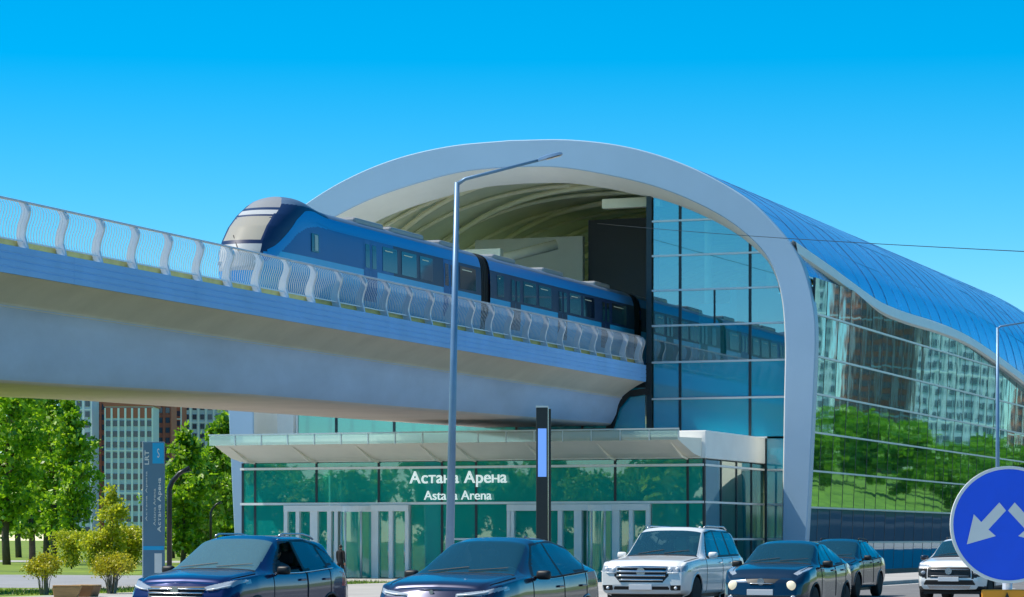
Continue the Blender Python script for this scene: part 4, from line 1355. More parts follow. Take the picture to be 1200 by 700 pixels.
    for s in (-1, 1):
        for k, (d0, d1) in enumerate(S['doors']):
            dr = objs.get(('door', k, s))
            if not dr: continue
            for y in ((d0,) if k else (d0, d1)) + ((d1,) if k else ()):
                i = int(np.clip(np.searchsorted(ys_, y), 0, ny-1))
                P = [(s*(p[0]+0.001), p[1], p[2]) for p in G[i, 2*NS:7*NS+2:2] if p[2] > S.get('clad', 0.36)]
                if len(P) > 2: MB().tube(P, 0.0065, 4).build('door_gap', 'black_plastic', dr)
            hz = S['handle']; y = d1-0.16
            x = s*(sx(y, hz)+0.016)
            MB().box(x-0.016, x+0.016, y-0.11, y+0.10, hz-0.016, hz+0.016).build('handle', S.get('handle_mat', S['paint']), dr, bevel=0.008)
    # bonnet shut lines, belt trim, roof fin, mirror inside
    for s in (-1, 1):
        P = [(s*(G[i_, 8*NS+2][0]+0.002), G[i_, 8*NS+2][1], G[i_, 8*NS+2][2]+0.003) for i_ in range(int(0.28/L*ny), int((cow-0.02)/L*ny), 3)]
        MB().tube(P, 0.006, 4).build('bonnet_gap', 'black_plastic', root)
        gy = [p_[0] for p_ in S['glass_trim'][0]]
        P = [(s*(G[i_, 7*NS-1][0]+0.004), G[i_, 7*NS-1][1], G[i_, 7*NS-1][2]+0.01) for i_ in range(int((min(gy)+0.05)/L*ny), int((max(gy)-0.25)/L*ny), 3)]
        MB().tube(P, 0.009, 5).build('belt_trim', S.get('belt', 'black_plastic'), root, smooth=True)
    yq = r1-0.25; zq = float(np.interp(yq, ys_, zt))
    MB().prism([(yq-0.14,zq-0.02),(yq+0.08,zq+0.07),(yq+0.12,zq-0.02)], 'x', -0.02, 0.02).build('roof_fin', S['paint'], root)
    MB().box(-0.11, 0.11, rf+0.02, rf+0.05, float(np.interp(rf, ys_, zt))-0.20, float(np.interp(rf, ys_, zt))-0.13).build('inside_mirror', 'black_plastic', root, bevel=0.01)
    # roof rails
    if S.get('rails'):
        y0, y1 = S['rails']
        for s in (-1, 1):
            P = []
            for t_ in np.linspace(0, 1, 11):
                y = y0+(y1-y0)*t_
                zz = np.interp(y, ys_, zt)-0.015 + 0.035*min(1, 4*t_*(1-t_)*3); xx = np.interp(y, ys_, wr)-0.05
                P.append((s*xx, y, zz))
            MB().tube(P, 0.018, 6).build('roof_rail', S.get('rail_mat','black_plastic'), root, smooth=True)
    # wheels
    R = S['R']; tw = 0.115
    tyre = MB().lathe([(R*0.66,-tw),(R*0.93,-tw),(R*0.985,-tw*0.8),(R,-tw*0.4),(R,tw*0.4),(R*0.985,tw*0.8),(R*0.93,tw),(R*0.66,tw)], 36, 'x').mesh('tyre', 'rubber', True)
    rim = MB().lathe([(R*0.67,-tw*0.9),(R*0.67,tw*0.92),(R*0.62,tw*0.90),(R*0.58,tw*0.2),(R*0.1,tw*0.1)], 36, 'x').mesh('rim', 'black_metal', True)
    sp_ = MB()
    for k in range(S.get('spokes', 5)):
        a_ = 2*PI*k/S.get('spokes', 5)
        m_ = MB().box(tw*0.25, tw*0.8, -0.028, 0.028, 0.02, R*0.64)
        sp_.add([(x, y*math.cos(a_)-z*math.sin(a_), y*math.sin(a_)+z*math.cos(a_)) for x, y, z in m_.v], m_.f)
    sp_.lathe([(R*0.16,0.02),(R*0.16,tw*0.85),(R*0.1,tw*0.9)], 14, 'x')
    spm = sp_.mesh('spokes', 'rim')
    lipm = MB().lathe([(R*0.67,tw*0.80),(R*0.69,tw*0.95),(R*0.655,tw*1.0),(R*0.63,tw*0.85)], 36, 'x').mesh('rim_lip', 'rim', True)
    for wy, wz in wc:
        wx_ = float(np.interp(wy, ys_, w))-tw-0.02
        for s in (-1, 1):
            e = bpy.data.objects.new('wheel', tyre); COL.objects.link(e); e.parent = root; e.location = (s*wx_, wy, wz)
            if s < 0: e.rotation_euler = (0, 0, PI)
            for nm, me in (('rim', rim), ('spokes', spm), ('rim_lip', lipm)):
                obj(nm, me, e)
            # arch lip and well
            P = []
            for a_ in np.linspace(-0.35, PI+0.35, 30):
                y, z = wy+RA*math.cos(a_), wz+RA*math.sin(a_)
                if z < 0.2: continue
                P.append((s*(sx(y, max(z, 0.25))-0.006), y, z))
            MB().tube(P, 0.022, 6).build('arch_lip', 'black_plastic' if S.get('clad') else S['paint'], root, smooth=True)
            mb = MB(); rows = []
            for a_ in np.linspace(-0.3, PI+0.3, 20):
                y, z = wy+RA*1.02*math.cos(a_), wz+RA*1.02*math.sin(a_)
                rows.append([(s*(sx(y, max(z,0.25))-0.012), y, z), (s*(wx_-0.2), y, z), (s*(wx_-0.2), wy, wz)])
            mb.grid(rows).build('wheel_well', 'black_plastic', root)
    MB().box(-Wd*0.8, Wd*0.8, 0.3, L-0.3, S['zs'][1][1]-0.06, S['zs'][1][1]+0.02).build('underbody', 'black_plastic', root)
    # cabin
    zc_ = float(np.interp(cow, ys_, zb))
    MB().prism([(cow+0.05, zc_-0.35),(cow+0.05, zc_-0.02),(cow+0.35, zc_+0.0),(cow+0.7, zc_-0.06),(cow+0.72, zc_-0.35)], 'x', -Wd*0.86, Wd*0.86).build('dashboard', 'seat_cloth', root, bevel=0.03)
    for s in (-1, 1):
        st_ = MB().prism([(rf+0.25,0.55),(rf+0.75,0.5),(rf+0.98,zc_+0.12),(rf+0.86,zc_+0.13),(rf+0.62,0.72),(rf+0.2,0.7)], 'x', s*0.36-0.24, s*0.36+0.24).build('seat', 'seat_cloth', root, bevel=0.05)
        MB().box(s*0.36-0.13, s*0.36+0.13, rf+0.88, rf+0.98, zc_+0.16, zc_+0.36).build('headrest', 'seat_cloth', st_, bevel=0.04)
    MB().box(-Wd*0.8, Wd*0.8, rf+1.5, rf+1.65, 0.6, zc_+0.1).build('rear_seat', 'seat_cloth', root, bevel=0.05)
    swl = MB()
    P = [(0.36+0.19*math.cos(t_), cow+0.78+0.05*math.sin(t_), zc_-0.02+0.18*math.sin(t_)) for t_ in np.linspace(0, 2*PI, 21)]
    swl.tube(P, 0.017, 6, cap=False).build('steering_wheel', 'black_plastic', root, smooth=True)
    # wipers
    for x0, x1 in ((-0.55, 0.02), (0.05, 0.6)):
        P = []
        for t_ in np.linspace(0, 1, 5):
            y = cow+0.06+0.10*t_; P.append((x0+(x1-x0)*t_, y, float(np.interp(y, ys_, zt))+0.012-0.02*abs(x0+(x1-x0)*t_)))
        MB().tube(P, 0.006, 5).build('wiper', 'black_plastic', root)
    return root

WS = [(0,.80),(.10,.89),(.35,.965),(.9,1.0),(3.6,1.0),(4.2,.95),(4.45,.86)]
# navy crossover on the left, driver window open
cross = dict(L=4.45, W=1.80, R=0.345, wf=0.86, wr_=3.52, paint='paint_navy', ws='glass_car_light',
    zt=[(0,.96),(.08,1.03),(.28,1.07),(1.05,1.15),(1.18,1.17),(2.0,1.60),(2.3,1.66),(3.2,1.66),(3.9,1.58),(4.3,1.22),(4.45,1.02)],
    zb=[(0,.88),(.3,.99),(1.1,1.05),(2.5,1.07),(3.9,1.14),(4.3,1.10),(4.45,.95)],
    w=WS, wr=[(0,.70),(.4,.78),(1.1,.82),(2.1,.66),(3.4,.64),(4.1,.68),(4.45,.72)],
    zs=[(0,.34),(.5,.26),(4.0,.28),(4.45,.42)], nose=[(.3,.04),(.55,0),(.75,.02),(.95,.14)], tail=[(.4,.06),(.6,0),(1.0,.05),(1.3,.2)],
    cowl=1.14, roof0=2.04, roof1=3.86, rear=4.24,
    glass=[[(1.62,1.11),(2.22,1.53),(2.58,1.56),(2.58,1.12)],[(2.66,1.13),(2.66,1.565),(3.1,1.56),(3.42,1.50),(3.45,1.19),(3.35,1.15)],[(3.52,1.2),(3.5,1.48),(3.78,1.36),(3.9,1.27)]],
    glass_trim=[[(1.50,1.09),(2.2,1.565),(3.1,1.60),(3.55,1.52),(3.98,1.27),(3.3,1.12)]],
    doors=[(1.42,2.62),(2.64,3.5)], mirror=(1.62,1.13), mirror_mat='black_plastic', handle=.98, belt='chrome', rails=(2.35,3.6), rail_mat='rim', clad=0.40,
    front=[('headlight',[(.44,.90),(.48,.84),(.78,.89),(.90,.97),(.90,1.015),(.68,.97)],.7),('grille',[(0,.70),(.42,.70),(.47,.91),(0,.91)],.3),('lower_intake',[(0,.34),(.52,.34),(.46,.56),(0,.52)],.3),('fog_lamp',[(.62,.47),(.74,.47),(.74,.56),(.62,.56)],.4)],
    drl=[[(.50,.86),(.62,.875),(.75,.91),(.88,.985)]], bars=[(.87,.46,.016,'chrome'),(.81,.44,.013,'chrome'),(.75,.43,.011,'rim')], emblem=[(.845,.13,.09)], plate=.62, taillight=[(.52,.85),(.9,.88),(.9,1.06),(.56,1.04)], spokes=5, open_window=True)
make_car('crossover_car', 'dark navy crossover with open driver window nearest the trees', cross, -19.08, 36.9)
# slate fastback at the centre
fast = dict(L=4.72, W=1.88, R=0.36, wf=0.93, wr_=3.78, paint='paint_slate',
    zt=[(0,.93),(.06,.99),(.22,1.03),(.9,1.11),(1.25,1.14),(2.15,1.57),(2.5,1.63),(3.3,1.625),(3.9,1.54),(4.4,1.37),(4.62,1.2),(4.72,1.04)],
    zb=[(0,.85),(.3,.95),(1.2,1.04),(2.5,1.05),(3.8,1.11),(4.5,1.12),(4.72,.98)],
    w=[(0,.78),(.10,.88),(.35,.96),(.9,1.0),(1.8,.985),(3.0,.985),(3.8,1.0),(4.4,.95),(4.72,.84)], wr=[(0,.66),(.4,.76),(1.2,.82),(2.2,.62),(3.3,.58),(4.2,.62),(4.72,.70)],
    zs=[(0,.30),(.5,.24),(4.2,.26),(4.72,.42)], nose=[(.3,.03),(.5,0),(.7,.04),(.9,.18)], tail=[(.4,.06),(.6,0),(1.0,.04),(1.2,.2)],
    cowl=1.22, roof0=2.2, roof1=3.9, rear=4.5,
    glass=[[(1.72,1.09),(2.32,1.50),(2.76,1.545),(2.76,1.09)],[(2.84,1.09),(2.84,1.545),(3.3,1.54),(3.8,1.45),(4.15,1.30),(3.75,1.17)]],
    glass_trim=[[(1.58,1.07),(2.3,1.535),(3.3,1.585),(3.84,1.49),(4.26,1.29),(3.75,1.13)]],
    doors=[(1.5,2.8),(2.82,3.75)], mirror=(1.74,1.10), mirror_mat='black_plastic', handle=.93,
    front=[('headlight',[(.34,.865),(.36,.82),(.70,.84),(.93,.915),(.93,.965),(.72,.91)],.62),('grille',[(0,.44),(.62,.44),(.58,.68),(.3,.77),(0,.77)],.3),('lower_intake',[(.68,.36),(.84,.40),(.84,.58),(.72,.6)],.45)],
    drl=[[(.37,.845),(.55,.852),(.72,.878),(.9,.94)]], bars=[(.70,.42,.009,'rim'),(.63,.5,.009,'rim'),(.56,.56,.009,'rim'),(.50,.58,.009,'rim'),(.44,.6,.009,'rim')], emblem=[(.885,.06,.09)], plate=.48, taillight=[(.2,.98),(.9,.95),(.9,1.03),(.2,1.05)], spokes=10)
make_car('fastback_car', 'dark slate blue fastback in the middle of the picture before the doors', fast, -14.37, 35.2)
# big white off-roader
lc = dict(bulge=0.07, L=4.95, W=1.98, R=0.395, wf=0.92, wr_=3.77, paint='paint_white', win=0.09,
    zt=[(0,1.00),(.06,1.10),(.2,1.15),(1.1,1.22),(1.42,1.25),(2.12,1.79),(2.4,1.875),(4.1,1.86),(4.55,1.78),(4.85,1.25),(4.95,1.05)],
    zb=[(0,.95),(.2,1.08),(1.2,1.15),(2.5,1.16),(4.5,1.19),(4.85,1.15),(4.95,1.0)],
    w=[(0,.91),(.06,.95),(.2,.98),(.5,1.0),(4.3,1.0),(4.8,.95),(4.95,.90)], wr=[(0,.80),(.4,.85),(1.4,.84),(2.2,.72),(4.2,.70),(4.8,.74),(4.95,.78)],
    zs=[(0,.42),(.5,.38),(4.5,.40),(4.95,.5)], nose=[(.4,.06),(.6,0),(.9,.02),(1.1,.09)], tail=[(.4,.05),(.6,0),(1.1,.03),(1.6,.15)],
    cowl=1.40, roof0=2.16, roof1=4.55, rear=4.86,
    glass=[[(1.88,1.23),(2.30,1.72),(2.82,1.77),(2.82,1.23)],[(2.92,1.23),(2.92,1.77),(3.62,1.77),(3.62,1.24)],[(3.72,1.24),(3.72,1.76),(4.28,1.73),(4.52,1.30),(4.4,1.25)]],
    glass_trim=[[(1.78,1.21),(2.26,1.755),(2.8,1.80),(4.32,1.77),(4.6,1.27),(4.4,1.22)]],
    doors=[(1.62,2.86),(2.88,3.70)], mirror=(1.86,1.25), handle=1.08, handle_mat='chrome', belt='chrome', rails=(2.5,4.3), rail_mat='rim',
    front=[('headlight',[(.56,.86),(.56,.995),(.96,1.03),(.99,.90)],.5),('grille',[(0,.66),(.48,.66),(.62,.80),(.58,1.03),(0,1.04)],.3),('lower_intake',[(0,.50),(.62,.50),(.62,.57),(0,.57)],.3),('headlight_dark',[(.66,.49),(.88,.49),(.88,.60),(.66,.60)],.45)],
    bars=[(.99,.56,.024,'chrome'),(.90,.56,.026,'chrome'),(.81,.55,.026,'chrome'),(.72,.5,.022,'chrome')], drl=[[(.60,.87),(.78,.875),(.95,.90)]], lamps=[(.64,.945,.09,.09,'drl','headlight_lens'),(.80,.955,.09,.09,'drl','headlight_lens'),(.77,.545,.07,.07,'drl','fog_lamp')], emblem=[(.885,.2,.13)], plate=.56, taillight=[(.72,1.0),(.99,1.0),(.99,1.3),(.72,1.3)], spokes=5)
make_car('offroad_car', 'large white off-road car with chrome grille behind the fastback', lc, -18.78, 58.1)
# rounded small crossover with round lamps
jk = dict(L=4.14, W=1.77, R=0.34, wf=0.80, wr_=3.33, paint='paint_teal',
    zt=[(0,.82),(.06,.92),(.22,1.02),(.8,1.10),(1.12,1.14),(1.8,1.52),(2.1,1.575),(2.9,1.55),(3.5,1.42),(3.9,1.10),(4.14,.95)],
    zb=[(0,.78),(.2,.93),(.8,1.03),(2.0,1.02),(3.5,1.10),(3.9,1.02),(4.14,.90)],
    w=[(0,.76),(.10,.88),(.35,.97),(.8,1.0),(1.6,.965),(2.6,.97),(3.3,1.0),(3.9,.94),(4.14,.84)], wr=[(0,.66),(.4,.74),(1.1,.80),(1.95,.66),(3.0,.60),(3.7,.66),(4.14,.7)],
    zs=[(0,.34),(.5,.26),(3.7,.28),(4.14,.42)], nose=[(.3,.05),(.5,0),(.75,.05),(1.0,.2)], tail=[(.4,.06),(.6,0),(1.0,.05),(1.3,.2)],
    cowl=1.10, roof0=1.84, roof1=3.5, rear=3.9,
    glass=[[(1.52,1.09),(2.0,1.46),(2.42,1.50),(2.42,1.10)],[(2.50,1.10),(2.50,1.50),(2.85,1.48),(3.2,1.36),(3.3,1.22),(3.1,1.14)]],
    glass_trim=[[(1.40,1.07),(2.0,1.49),(2.8,1.53),(3.3,1.38),(3.42,1.22),(3.1,1.11)]],
    doors=[(1.32,2.46),(2.48,3.2)], mirror=(1.52,1.11), mirror_mat='black_plastic', handle=.98, clad=0.42,
    front=[('headlight',[(.58,.93),(.66,.90),(.80,1.0),(.82,1.06),(.72,1.06)],.8),('grille',[(0,.70),(.20,.70),(.34,.82),(.40,.84),(.0,.84)],.3),('lower_intake',[(0,.36),(.5,.36),(.44,.48),(0,.48)],.3)],
    bars=[(.74,.24,.010,'rim')], lamps=[(.58,.70,.19,.19,'headlamp_warm','headlight'),(.62,.45,.13,.13,'headlamp','fog_lamp')], emblem=[(.775,.14,.1)], plate=.57, taillight=[(.5,.85),(.88,.85),(.88,1.05),(.6,1.05)], spokes=5)
make_car('compact_crossover', 'rounded dark blue small crossover with glowing round headlights', jk, -14.65, 52.9)
# dark hatchback behind
hb = dict(L=4.35, W=1.80, R=0.335, wf=0.84, wr_=3.46, paint='paint_black',
    zt=[(0,.82),(.08,.90),(.25,.98),(1.0,1.08),(1.15,1.12),(1.95,1.55),(2.25,1.61),(3.2,1.59),(3.8,1.46),(4.15,1.10),(4.35,.95)],
    zb=[(0,.76),(.3,.90),(1.1,.99),(2.5,1.02),(3.8,1.08),(4.15,1.02),(4.35,.9)], w=WS, wr=[(0,.70),(.4,.78),(1.1,.82),(2.05,.66),(3.4,.62),(4.0,.68),(4.35,.72)],
    zs=[(0,.32),(.5,.25),(3.9,.27),(4.35,.42)], nose=[(.3,.04),(.55,0),(.75,.02),(.95,.12)], tail=[(.4,.06),(.6,0),(1.0,.05),(1.3,.2)],
    cowl=1.12, roof0=2.0, roof1=3.8, rear=4.14,
    glass=[[(1.58,1.07),(2.16,1.49),(2.52,1.52),(2.52,1.08)],[(2.60,1.08),(2.60,1.52),(3.1,1.52),(3.4,1.44),(3.4,1.14),(3.3,1.1)],[(3.48,1.15),(3.46,1.42),(3.7,1.32),(3.8,1.22)]],
    glass_trim=[[(1.46,1.05),(2.14,1.52),(3.1,1.555),(3.5,1.46),(3.88,1.22),(3.3,1.07)]],
    doors=[(1.4,2.56),(2.58,3.42)], mirror=(1.58,1.09), mirror_mat='black_plastic', handle=.95, rails=(2.3,3.5),
    front=[('headlight',[(.48,.76),(.50,.70),(.80,.77),(.90,.88),(.86,.9),(.68,.84)],.65),('grille',[(0,.62),(.42,.62),(.46,.74),(0,.74)],.3),('lower_intake',[(0,.34),(.55,.34),(.48,.5),(0,.5)],.3)],
    bars=[(.68,.42,.012,'chrome')], emblem=[(.79,.12,.08)], plate=.52, taillight=[(.5,.85),(.9,.86),(.9,1.02),(.56,1.0)], spokes=5)
make_car('hatchback_car', 'near black hatchback half hidden behind the small crossover', hb, -19.0, 74.4)
# white compact SUV beyond the road sign
cr = dict(L=4.30, W=1.79, R=0.345, wf=0.84, wr_=3.45, paint='paint_pearl',
    zt=[(0,.92),(.06,1.0),(.2,1.06),(1.0,1.13),(1.15,1.17),(1.9,1.57),(2.2,1.63),(3.3,1.62),(3.85,1.5),(4.15,1.15),(4.30,1.0)],
    zb=[(0,.86),(.2,.98),(1.1,1.05),(2.5,1.07),(3.8,1.13),(4.15,1.08),(4.30,.95)], w=WS[:-2]+[(4.1,.95),(4.3,.86)], wr=[(0,.74),(.4,.80),(1.1,.82),(2.0,.67),(3.4,.64),(4.0,.68),(4.3,.72)],
    zs=[(0,.34),(.5,.28),(3.9,.30),(4.3,.42)], nose=[(.3,.06),(.55,0),(.85,.02),(1.05,.12)], tail=[(.4,.06),(.6,0),(1.0,.05),(1.3,.2)],
    cowl=1.14, roof0=1.95, roof1=3.85, rear=4.14,
    glass=[[(1.58,1.12),(2.12,1.51),(2.5,1.54),(2.5,1.13)],[(2.58,1.13),(2.58,1.54),(3.2,1.54),(3.45,1.46),(3.45,1.2),(3.3,1.15)]],
    glass_trim=[[(1.46,1.10),(2.1,1.545),(3.1,1.575),(3.55,1.48),(3.75,1.26),(3.3,1.12)]],
    doors=[(1.4,2.54),(2.56,3.45)], mirror=(1.58,1.13), mirror_mat='paint_black', handle=1.0, rails=(2.3,3.6), clad=0.42,
    front=[('headlight',[(.46,.94),(.46,.905),(.88,.92),(.9,.975)],.5),('headlight_dark',[(.56,.60),(.56,.88),(.86,.86),(.86,.70)],.35),('grille',[(0,.62),(.54,.62),(.54,.90),(0,.90)],.3),('skid_plate',[(0,.36),(.5,.36),(.56,.44),(0,.44)],.3),('lower_intake',[(0,.45),(.66,.45),(.6,.58),(0,.58)],.3)],
    bars=[(.68,.5,.008,'rim'),(.84,.5,.008,'rim')], lamps=[(.66,.76,.13,.1,'headlamp','headlight')], emblem=[(.80,.17,.1)], plate=.60, taillight=[(.5,.85),(.9,.86),(.9,1.06),(.56,1.04)], spokes=5)
make_car('compact_suv', 'white compact suv with dark grille partly behind the blue sign', cr, -14.5, 69.9)
# ------------------------------------------------------------------ trees, shrubs, grass
def np_mesh(name, V, F, m):
    me = bpy.data.meshes.new(name)
    me.vertices.add(len(V)); me.vertices.foreach_set('co', np.asarray(V, np.float32).ravel())
    n = len(F); k = F.shape[1]
    me.loops.add(n*k); me.loops.foreach_set('vertex_index', F.astype(np.int32).ravel())
    me.polygons.add(n); me.polygons.foreach_set('loop_start', np.arange(0, n*k, k, dtype=np.int32))
    me.polygons.foreach_set('loop_total', np.full(n, k, np.int32))
    me.materials.append(M[m]); me.update(calc_edges=True); me.validate()
    return me
def leaves(C, size, rng, m, name='crown', up=0.35):
    """C: centres (n,3); each leaf clump a small bent quad with random orientation"""
    n = len(C)
    a = rng.normal(size=(n,3)); a[:,2] += up*np.abs(rng.normal(size=n)); a /= np.linalg.norm(a, axis=1)[:,None]
    b = np.cross(a, rng.normal(size=(n,3))); b /= np.linalg.norm(b, axis=1)[:,None]
    c = np.cross(a, b)
    s = size*rng.uniform(0.55, 1.3, size=(n,1)); s2 = s*rng.uniform(0.45, 0.75, size=(n,1))
    V = np.stack([C-b*s, C-c*s2+a*s*0.12, C+b*s, C+c*s2+a*s*0.12], axis=1).reshape(-1,3)
    return np_mesh(name, V, np.arange(4*n).reshape(n,4), m)
def tree_meshes(seed, h, rad, clear, nleaf, size, m, bark='bark', top=0.5, nlimb=26):
    rng = np.random.default_rng(seed)
    mb = MB()
    tr = [(0,0,-0.1)]; x = y = 0
    for k in range(1, 9):
        x += rng.normal()*0.10; y += rng.normal()*0.10; tr.append((x, y, h*0.93*k/8))
    rt = 0.016*h+0.05
    mb.tube(tr, [rt*(1-0.88*k/8) for k in range(9)], 8)
    T = np.array(tr); C = []
    for q in range(nlimb):
        t = clear + (0.95-clear)*((q+rng.uniform())/nlimb)
        z = t*h*0.93
        p = np.array([np.interp(z, T[:,2], T[:,0]), np.interp(z, T[:,2], T[:,1]), z])
        f = (t-clear)/(1-clear)
        rr = rad*(0.55+0.9*f if f < top else (0.55+0.9*top)*max(0.12, 1-(f-top)/(1-top))**0.75)
        ang = q*2.399+rng.normal()*0.3; ln = rr*rng.uniform(0.7, 1.12)
        d = np.array([math.cos(ang), math.sin(ang), 0.55+0.5*rng.uniform()])
        P = [p]
        for s_ in range(1, 5):
            P.append(p + d*ln*s_/4 + np.array([0,0,0.10*ln*(s_/4)**2]) + rng.normal(size=3)*0.06*ln*0.5)
        mb.tube([tuple(v) for v in P], [rt*0.34*(1-f*0.6)*(1-0.8*s_/4)+0.008 for s_ in range(5)], 5)
        for s_ in range(1, 5):
            for e in range(3):
                c = P[s_] + rng.normal(size=3)*np.array([0.20,0.20,0.16])*rr*(0.6+0.25*s_)
                C.append((c, 0.15*rr+0.22, s_))
            if s_ >= 2:
                tip = P[s_]+rng.normal(size=3)*0.3*rr
                mb.tube([tuple(P[s_]), tuple((P[s_]+tip)/2+np.array([0,0,0.05])), tuple(tip)], [0.018,0.012,0.006], 4)
    for e in range(8): C.append((np.array([T[-1,0],T[-1,1],h*0.93])+rng.normal(size=3)*np.array([.2,.2,.35])*rad*0.5, 0.12*rad+0.2, 3))
    wts = np.array([c[2] for c in C], float); wts /= wts.sum()
    pick = rng.choice(len(C), size=nleaf, p=wts)
    cen = np.array([C[k][0] for k in pick]); sg = np.array([C[k][1] for k in pick])[:,None]*0.72
    pos = cen + rng.normal(size=(nleaf,3))*sg*np.array([1,1,0.8])
    pos = pos[pos[:,2] > h*clear*0.75]
    return mb.mesh('trunk', bark, True), leaves(pos, size, rng, m)
TK = {
 'poplar_a': tree_meshes(11, 19, 2.6, 0.13, 6000, 0.26, 'leaf_green'),
 'poplar_b': tree_meshes(12, 17, 2.2, 0.12, 5200, 0.26, 'leaf_green', top=0.4),
 'maple_a': tree_meshes(13, 11, 2.6, 0.08, 6000, 0.27, 'leaf_mid'),
 'maple_b': tree_meshes(14, 12, 2.0, 0.07, 5600, 0.26, 'leaf_mid', top=0.45),
 'yellow_a': tree_meshes(15, 8.0, 1.25, 0.1, 3000, 0.18, 'leaf_yellow', 'bark_pale'),
 'yellow_b': tree_meshes(16, 5.0, 2.1, 0.06, 4600, 0.20, 'leaf_yellow', 'bark_pale'),
 'far': tree_meshes(17, 11, 3.6, 0.12, 2600, 0.55, 'leaf_mid'),
}
nrot = [0]
def plant_tree(kind, px, s, sc, label, group, name='tree'):
    p = base_on(px, s, GL)
    nrot[0] += 1
    t = thing(name, label, 'tree', p, nrot[0]*1.7, group)
    t.scale = (sc, sc, sc*random.uniform(0.96, 1.05))
    obj('trunk', TK[kind][0], t); obj('crown', TK[kind][1], t)
    return t
gL = 'tall green trees left of the station'
for kind, px, s, sc, lab in (
    ('poplar_a', 8, 15, 1.0, 'tall dense green tree at the left edge of the picture'),
    ('poplar_b', 38, 13.2, 1.0, 'tall green tree second from the left edge, trunk behind the first shrub'),
    ('poplar_a', 62, 14.5, 0.92, 'tall green tree third from the left edge'),
    ('poplar_b', 83, 15.2, 0.80, 'tall green tree at the right side of the left tree group'),
    ('poplar_b', 22, 10.8, 1.1, 'farther green tree seen between the two leftmost trees'),
    ('poplar_a', 54, 10.6, 1.05, 'farther green tree behind the left tree group'),
    ('poplar_b', -16, 13.5, 1.0, 'green tree cut off by the left edge of the picture'),
    ('maple_b', 214, 14.8, 0.93, 'slim green tree right of the sign totem'),
    ('maple_a', 232, 13.2, 0.9, 'low green tree between the totem and the station canopy'),
    ('maple_b', 263, 12.6, 1.14, 'green tree right beside the left end of the station canopy'),
    ('maple_a', 203, 11.2, 0.9, 'farther green tree directly behind the black bent lamp'),
    ('maple_a', 285, 11.0, 1.0, 'green tree mostly hidden behind the left corner of the entrance'),
):
    plant_tree(kind, px, s, sc, lab, gL)
gY = 'yellow green young trees'
for kind, px, s, sc, lab in (
    ('yellow_a', 130, 18.5, 0.66, 'yellow leafed slim tree in front of the white apartment tower'),
    ('yellow_b', 112, 18.5, 0.46, 'low yellow green tree left of the slim yellow tree'),
    ('yellow_b', 150, 18.2, 0.54, 'yellow green tree just left of the sign totem'),
    ('yellow_b', 84, 17.5, 0.45, 'yellow green small tree low among the dark trunks')):
    plant_tree(kind, px, s, sc, lab, gY)

def shrub(px, s, w, h, label, seed):
    p = base_on(px, s, 0.0); p = (p[0], p[1], ground_z(p[0], p[1])-0.01)
    t = thing('shrub', label, 'shrub', p, seed, 'yellow green shrubs in the grass')
    rng = np.random.default_rng(seed)
    mb = MB(); C = []
    for k in range(34):
        a_ = rng.uniform(0, 2*PI); tilt = rng.uniform(0.05, 0.75)
        r_ = w/2*tilt*1.25
        tip = np.array([r_*math.cos(a_), r_*math.sin(a_), h*(0.98-0.35*tilt**2)*rng.uniform(0.85, 1.0)])
        mid = tip*np.array([0.35,0.35,0.5])+rng.normal(size=3)*0.03
        mb.tube([(0.1*math.cos(a_),0.1*math.sin(a_),-0.05), tuple(mid), tuple(tip)], [0.016,0.011,0.004], 4)
        for e in range(5):
            f = rng.uniform(0.55, 1.0); C.append(mid+(tip-mid)*f)
    mb.build('stems', 'bark_pale', t)
    C = np.array(C); n = 4200
    pos = C[rng.integers(0, len(C), n)]+rng.normal(size=(n,3))*np.array([0.13,0.13,0.10])*w/1.4
    d = pos/np.array([w/2, w/2, h])
    pos = pos[pos[:,2] > h*0.38]
    obj('foliage', leaves(pos, 0.036, rng, 'leaf_shrub', 'foliage'), t)
shrub(52, 43.5, 1.12, 1.06, 'yellow green twiggy shrub at the lower left, left one of two', 31)
shrub(131, 43.0, 1.30, 1.12, 'wider yellow green shrub just left of the navy crossover', 32)
# grass blades near the shrubs
rng = np.random.default_rng(5)
n = 26000
gxy = np.c_[rng.uniform(-60, -37.7, n), rng.uniform(66, 97, n)]
gh = rng.uniform(0.05, 0.13, n)
dirs = rng.uniform(0, 2*PI, n); lean = rng.normal(size=(n,2))*0.04
base = np.c_[gxy, [ground_z(a_, b_) for a_, b_ in gxy]]
sd_ = np.c_[np.cos(dirs), np.sin(dirs), np.zeros(n)]*0.018
V = np.stack([base-sd_, base+sd_, base+np.c_[lean, gh]], axis=1).reshape(-1,3)
gm = np_mesh('grass', V, np.arange(3*n).reshape(n,3), 'blade')
stuff(tag(obj('grass', gm), 'short bright grass in front of the path at lower left', 'grass'))
# tree belts across the road and behind the camera (they show in the station glass)
def belt(name, spots, label, kind='far'):
    tv, lv = [], []
    allV = []; allF = []; base_n = 0
    tm, lm = TK[kind]
    co = np.empty(len(lm.vertices)*3, np.float32); lm.vertices.foreach_get('co', co); co = co.reshape(-1,3)
    tmb = MB()
    Vs = []
    for k, (x, y, z, sc) in enumerate(spots):
        a_ = k*1.3; ca, sa = math.cos(a_)*sc, math.sin(a_)*sc
        Vs.append(np.c_[co[:,0]*ca-co[:,1]*sa+x, co[:,0]*sa+co[:,1]*ca+y, co[:,2]*sc+z])
        tmb.tube([(x,y,z-0.3),(x,y,z+5*sc)], [0.2,0.1], 6)
    V = np.concatenate(Vs)
    me = np_mesh(name, V, np.arange(len(V)).reshape(-1,4), 'leaf_mid')
    t = obj(name, me); stuff(tag(t, label, 'trees'))
    stuff(tmb.build('trunks', 'bark', t))
rr_ = random.Random(3)
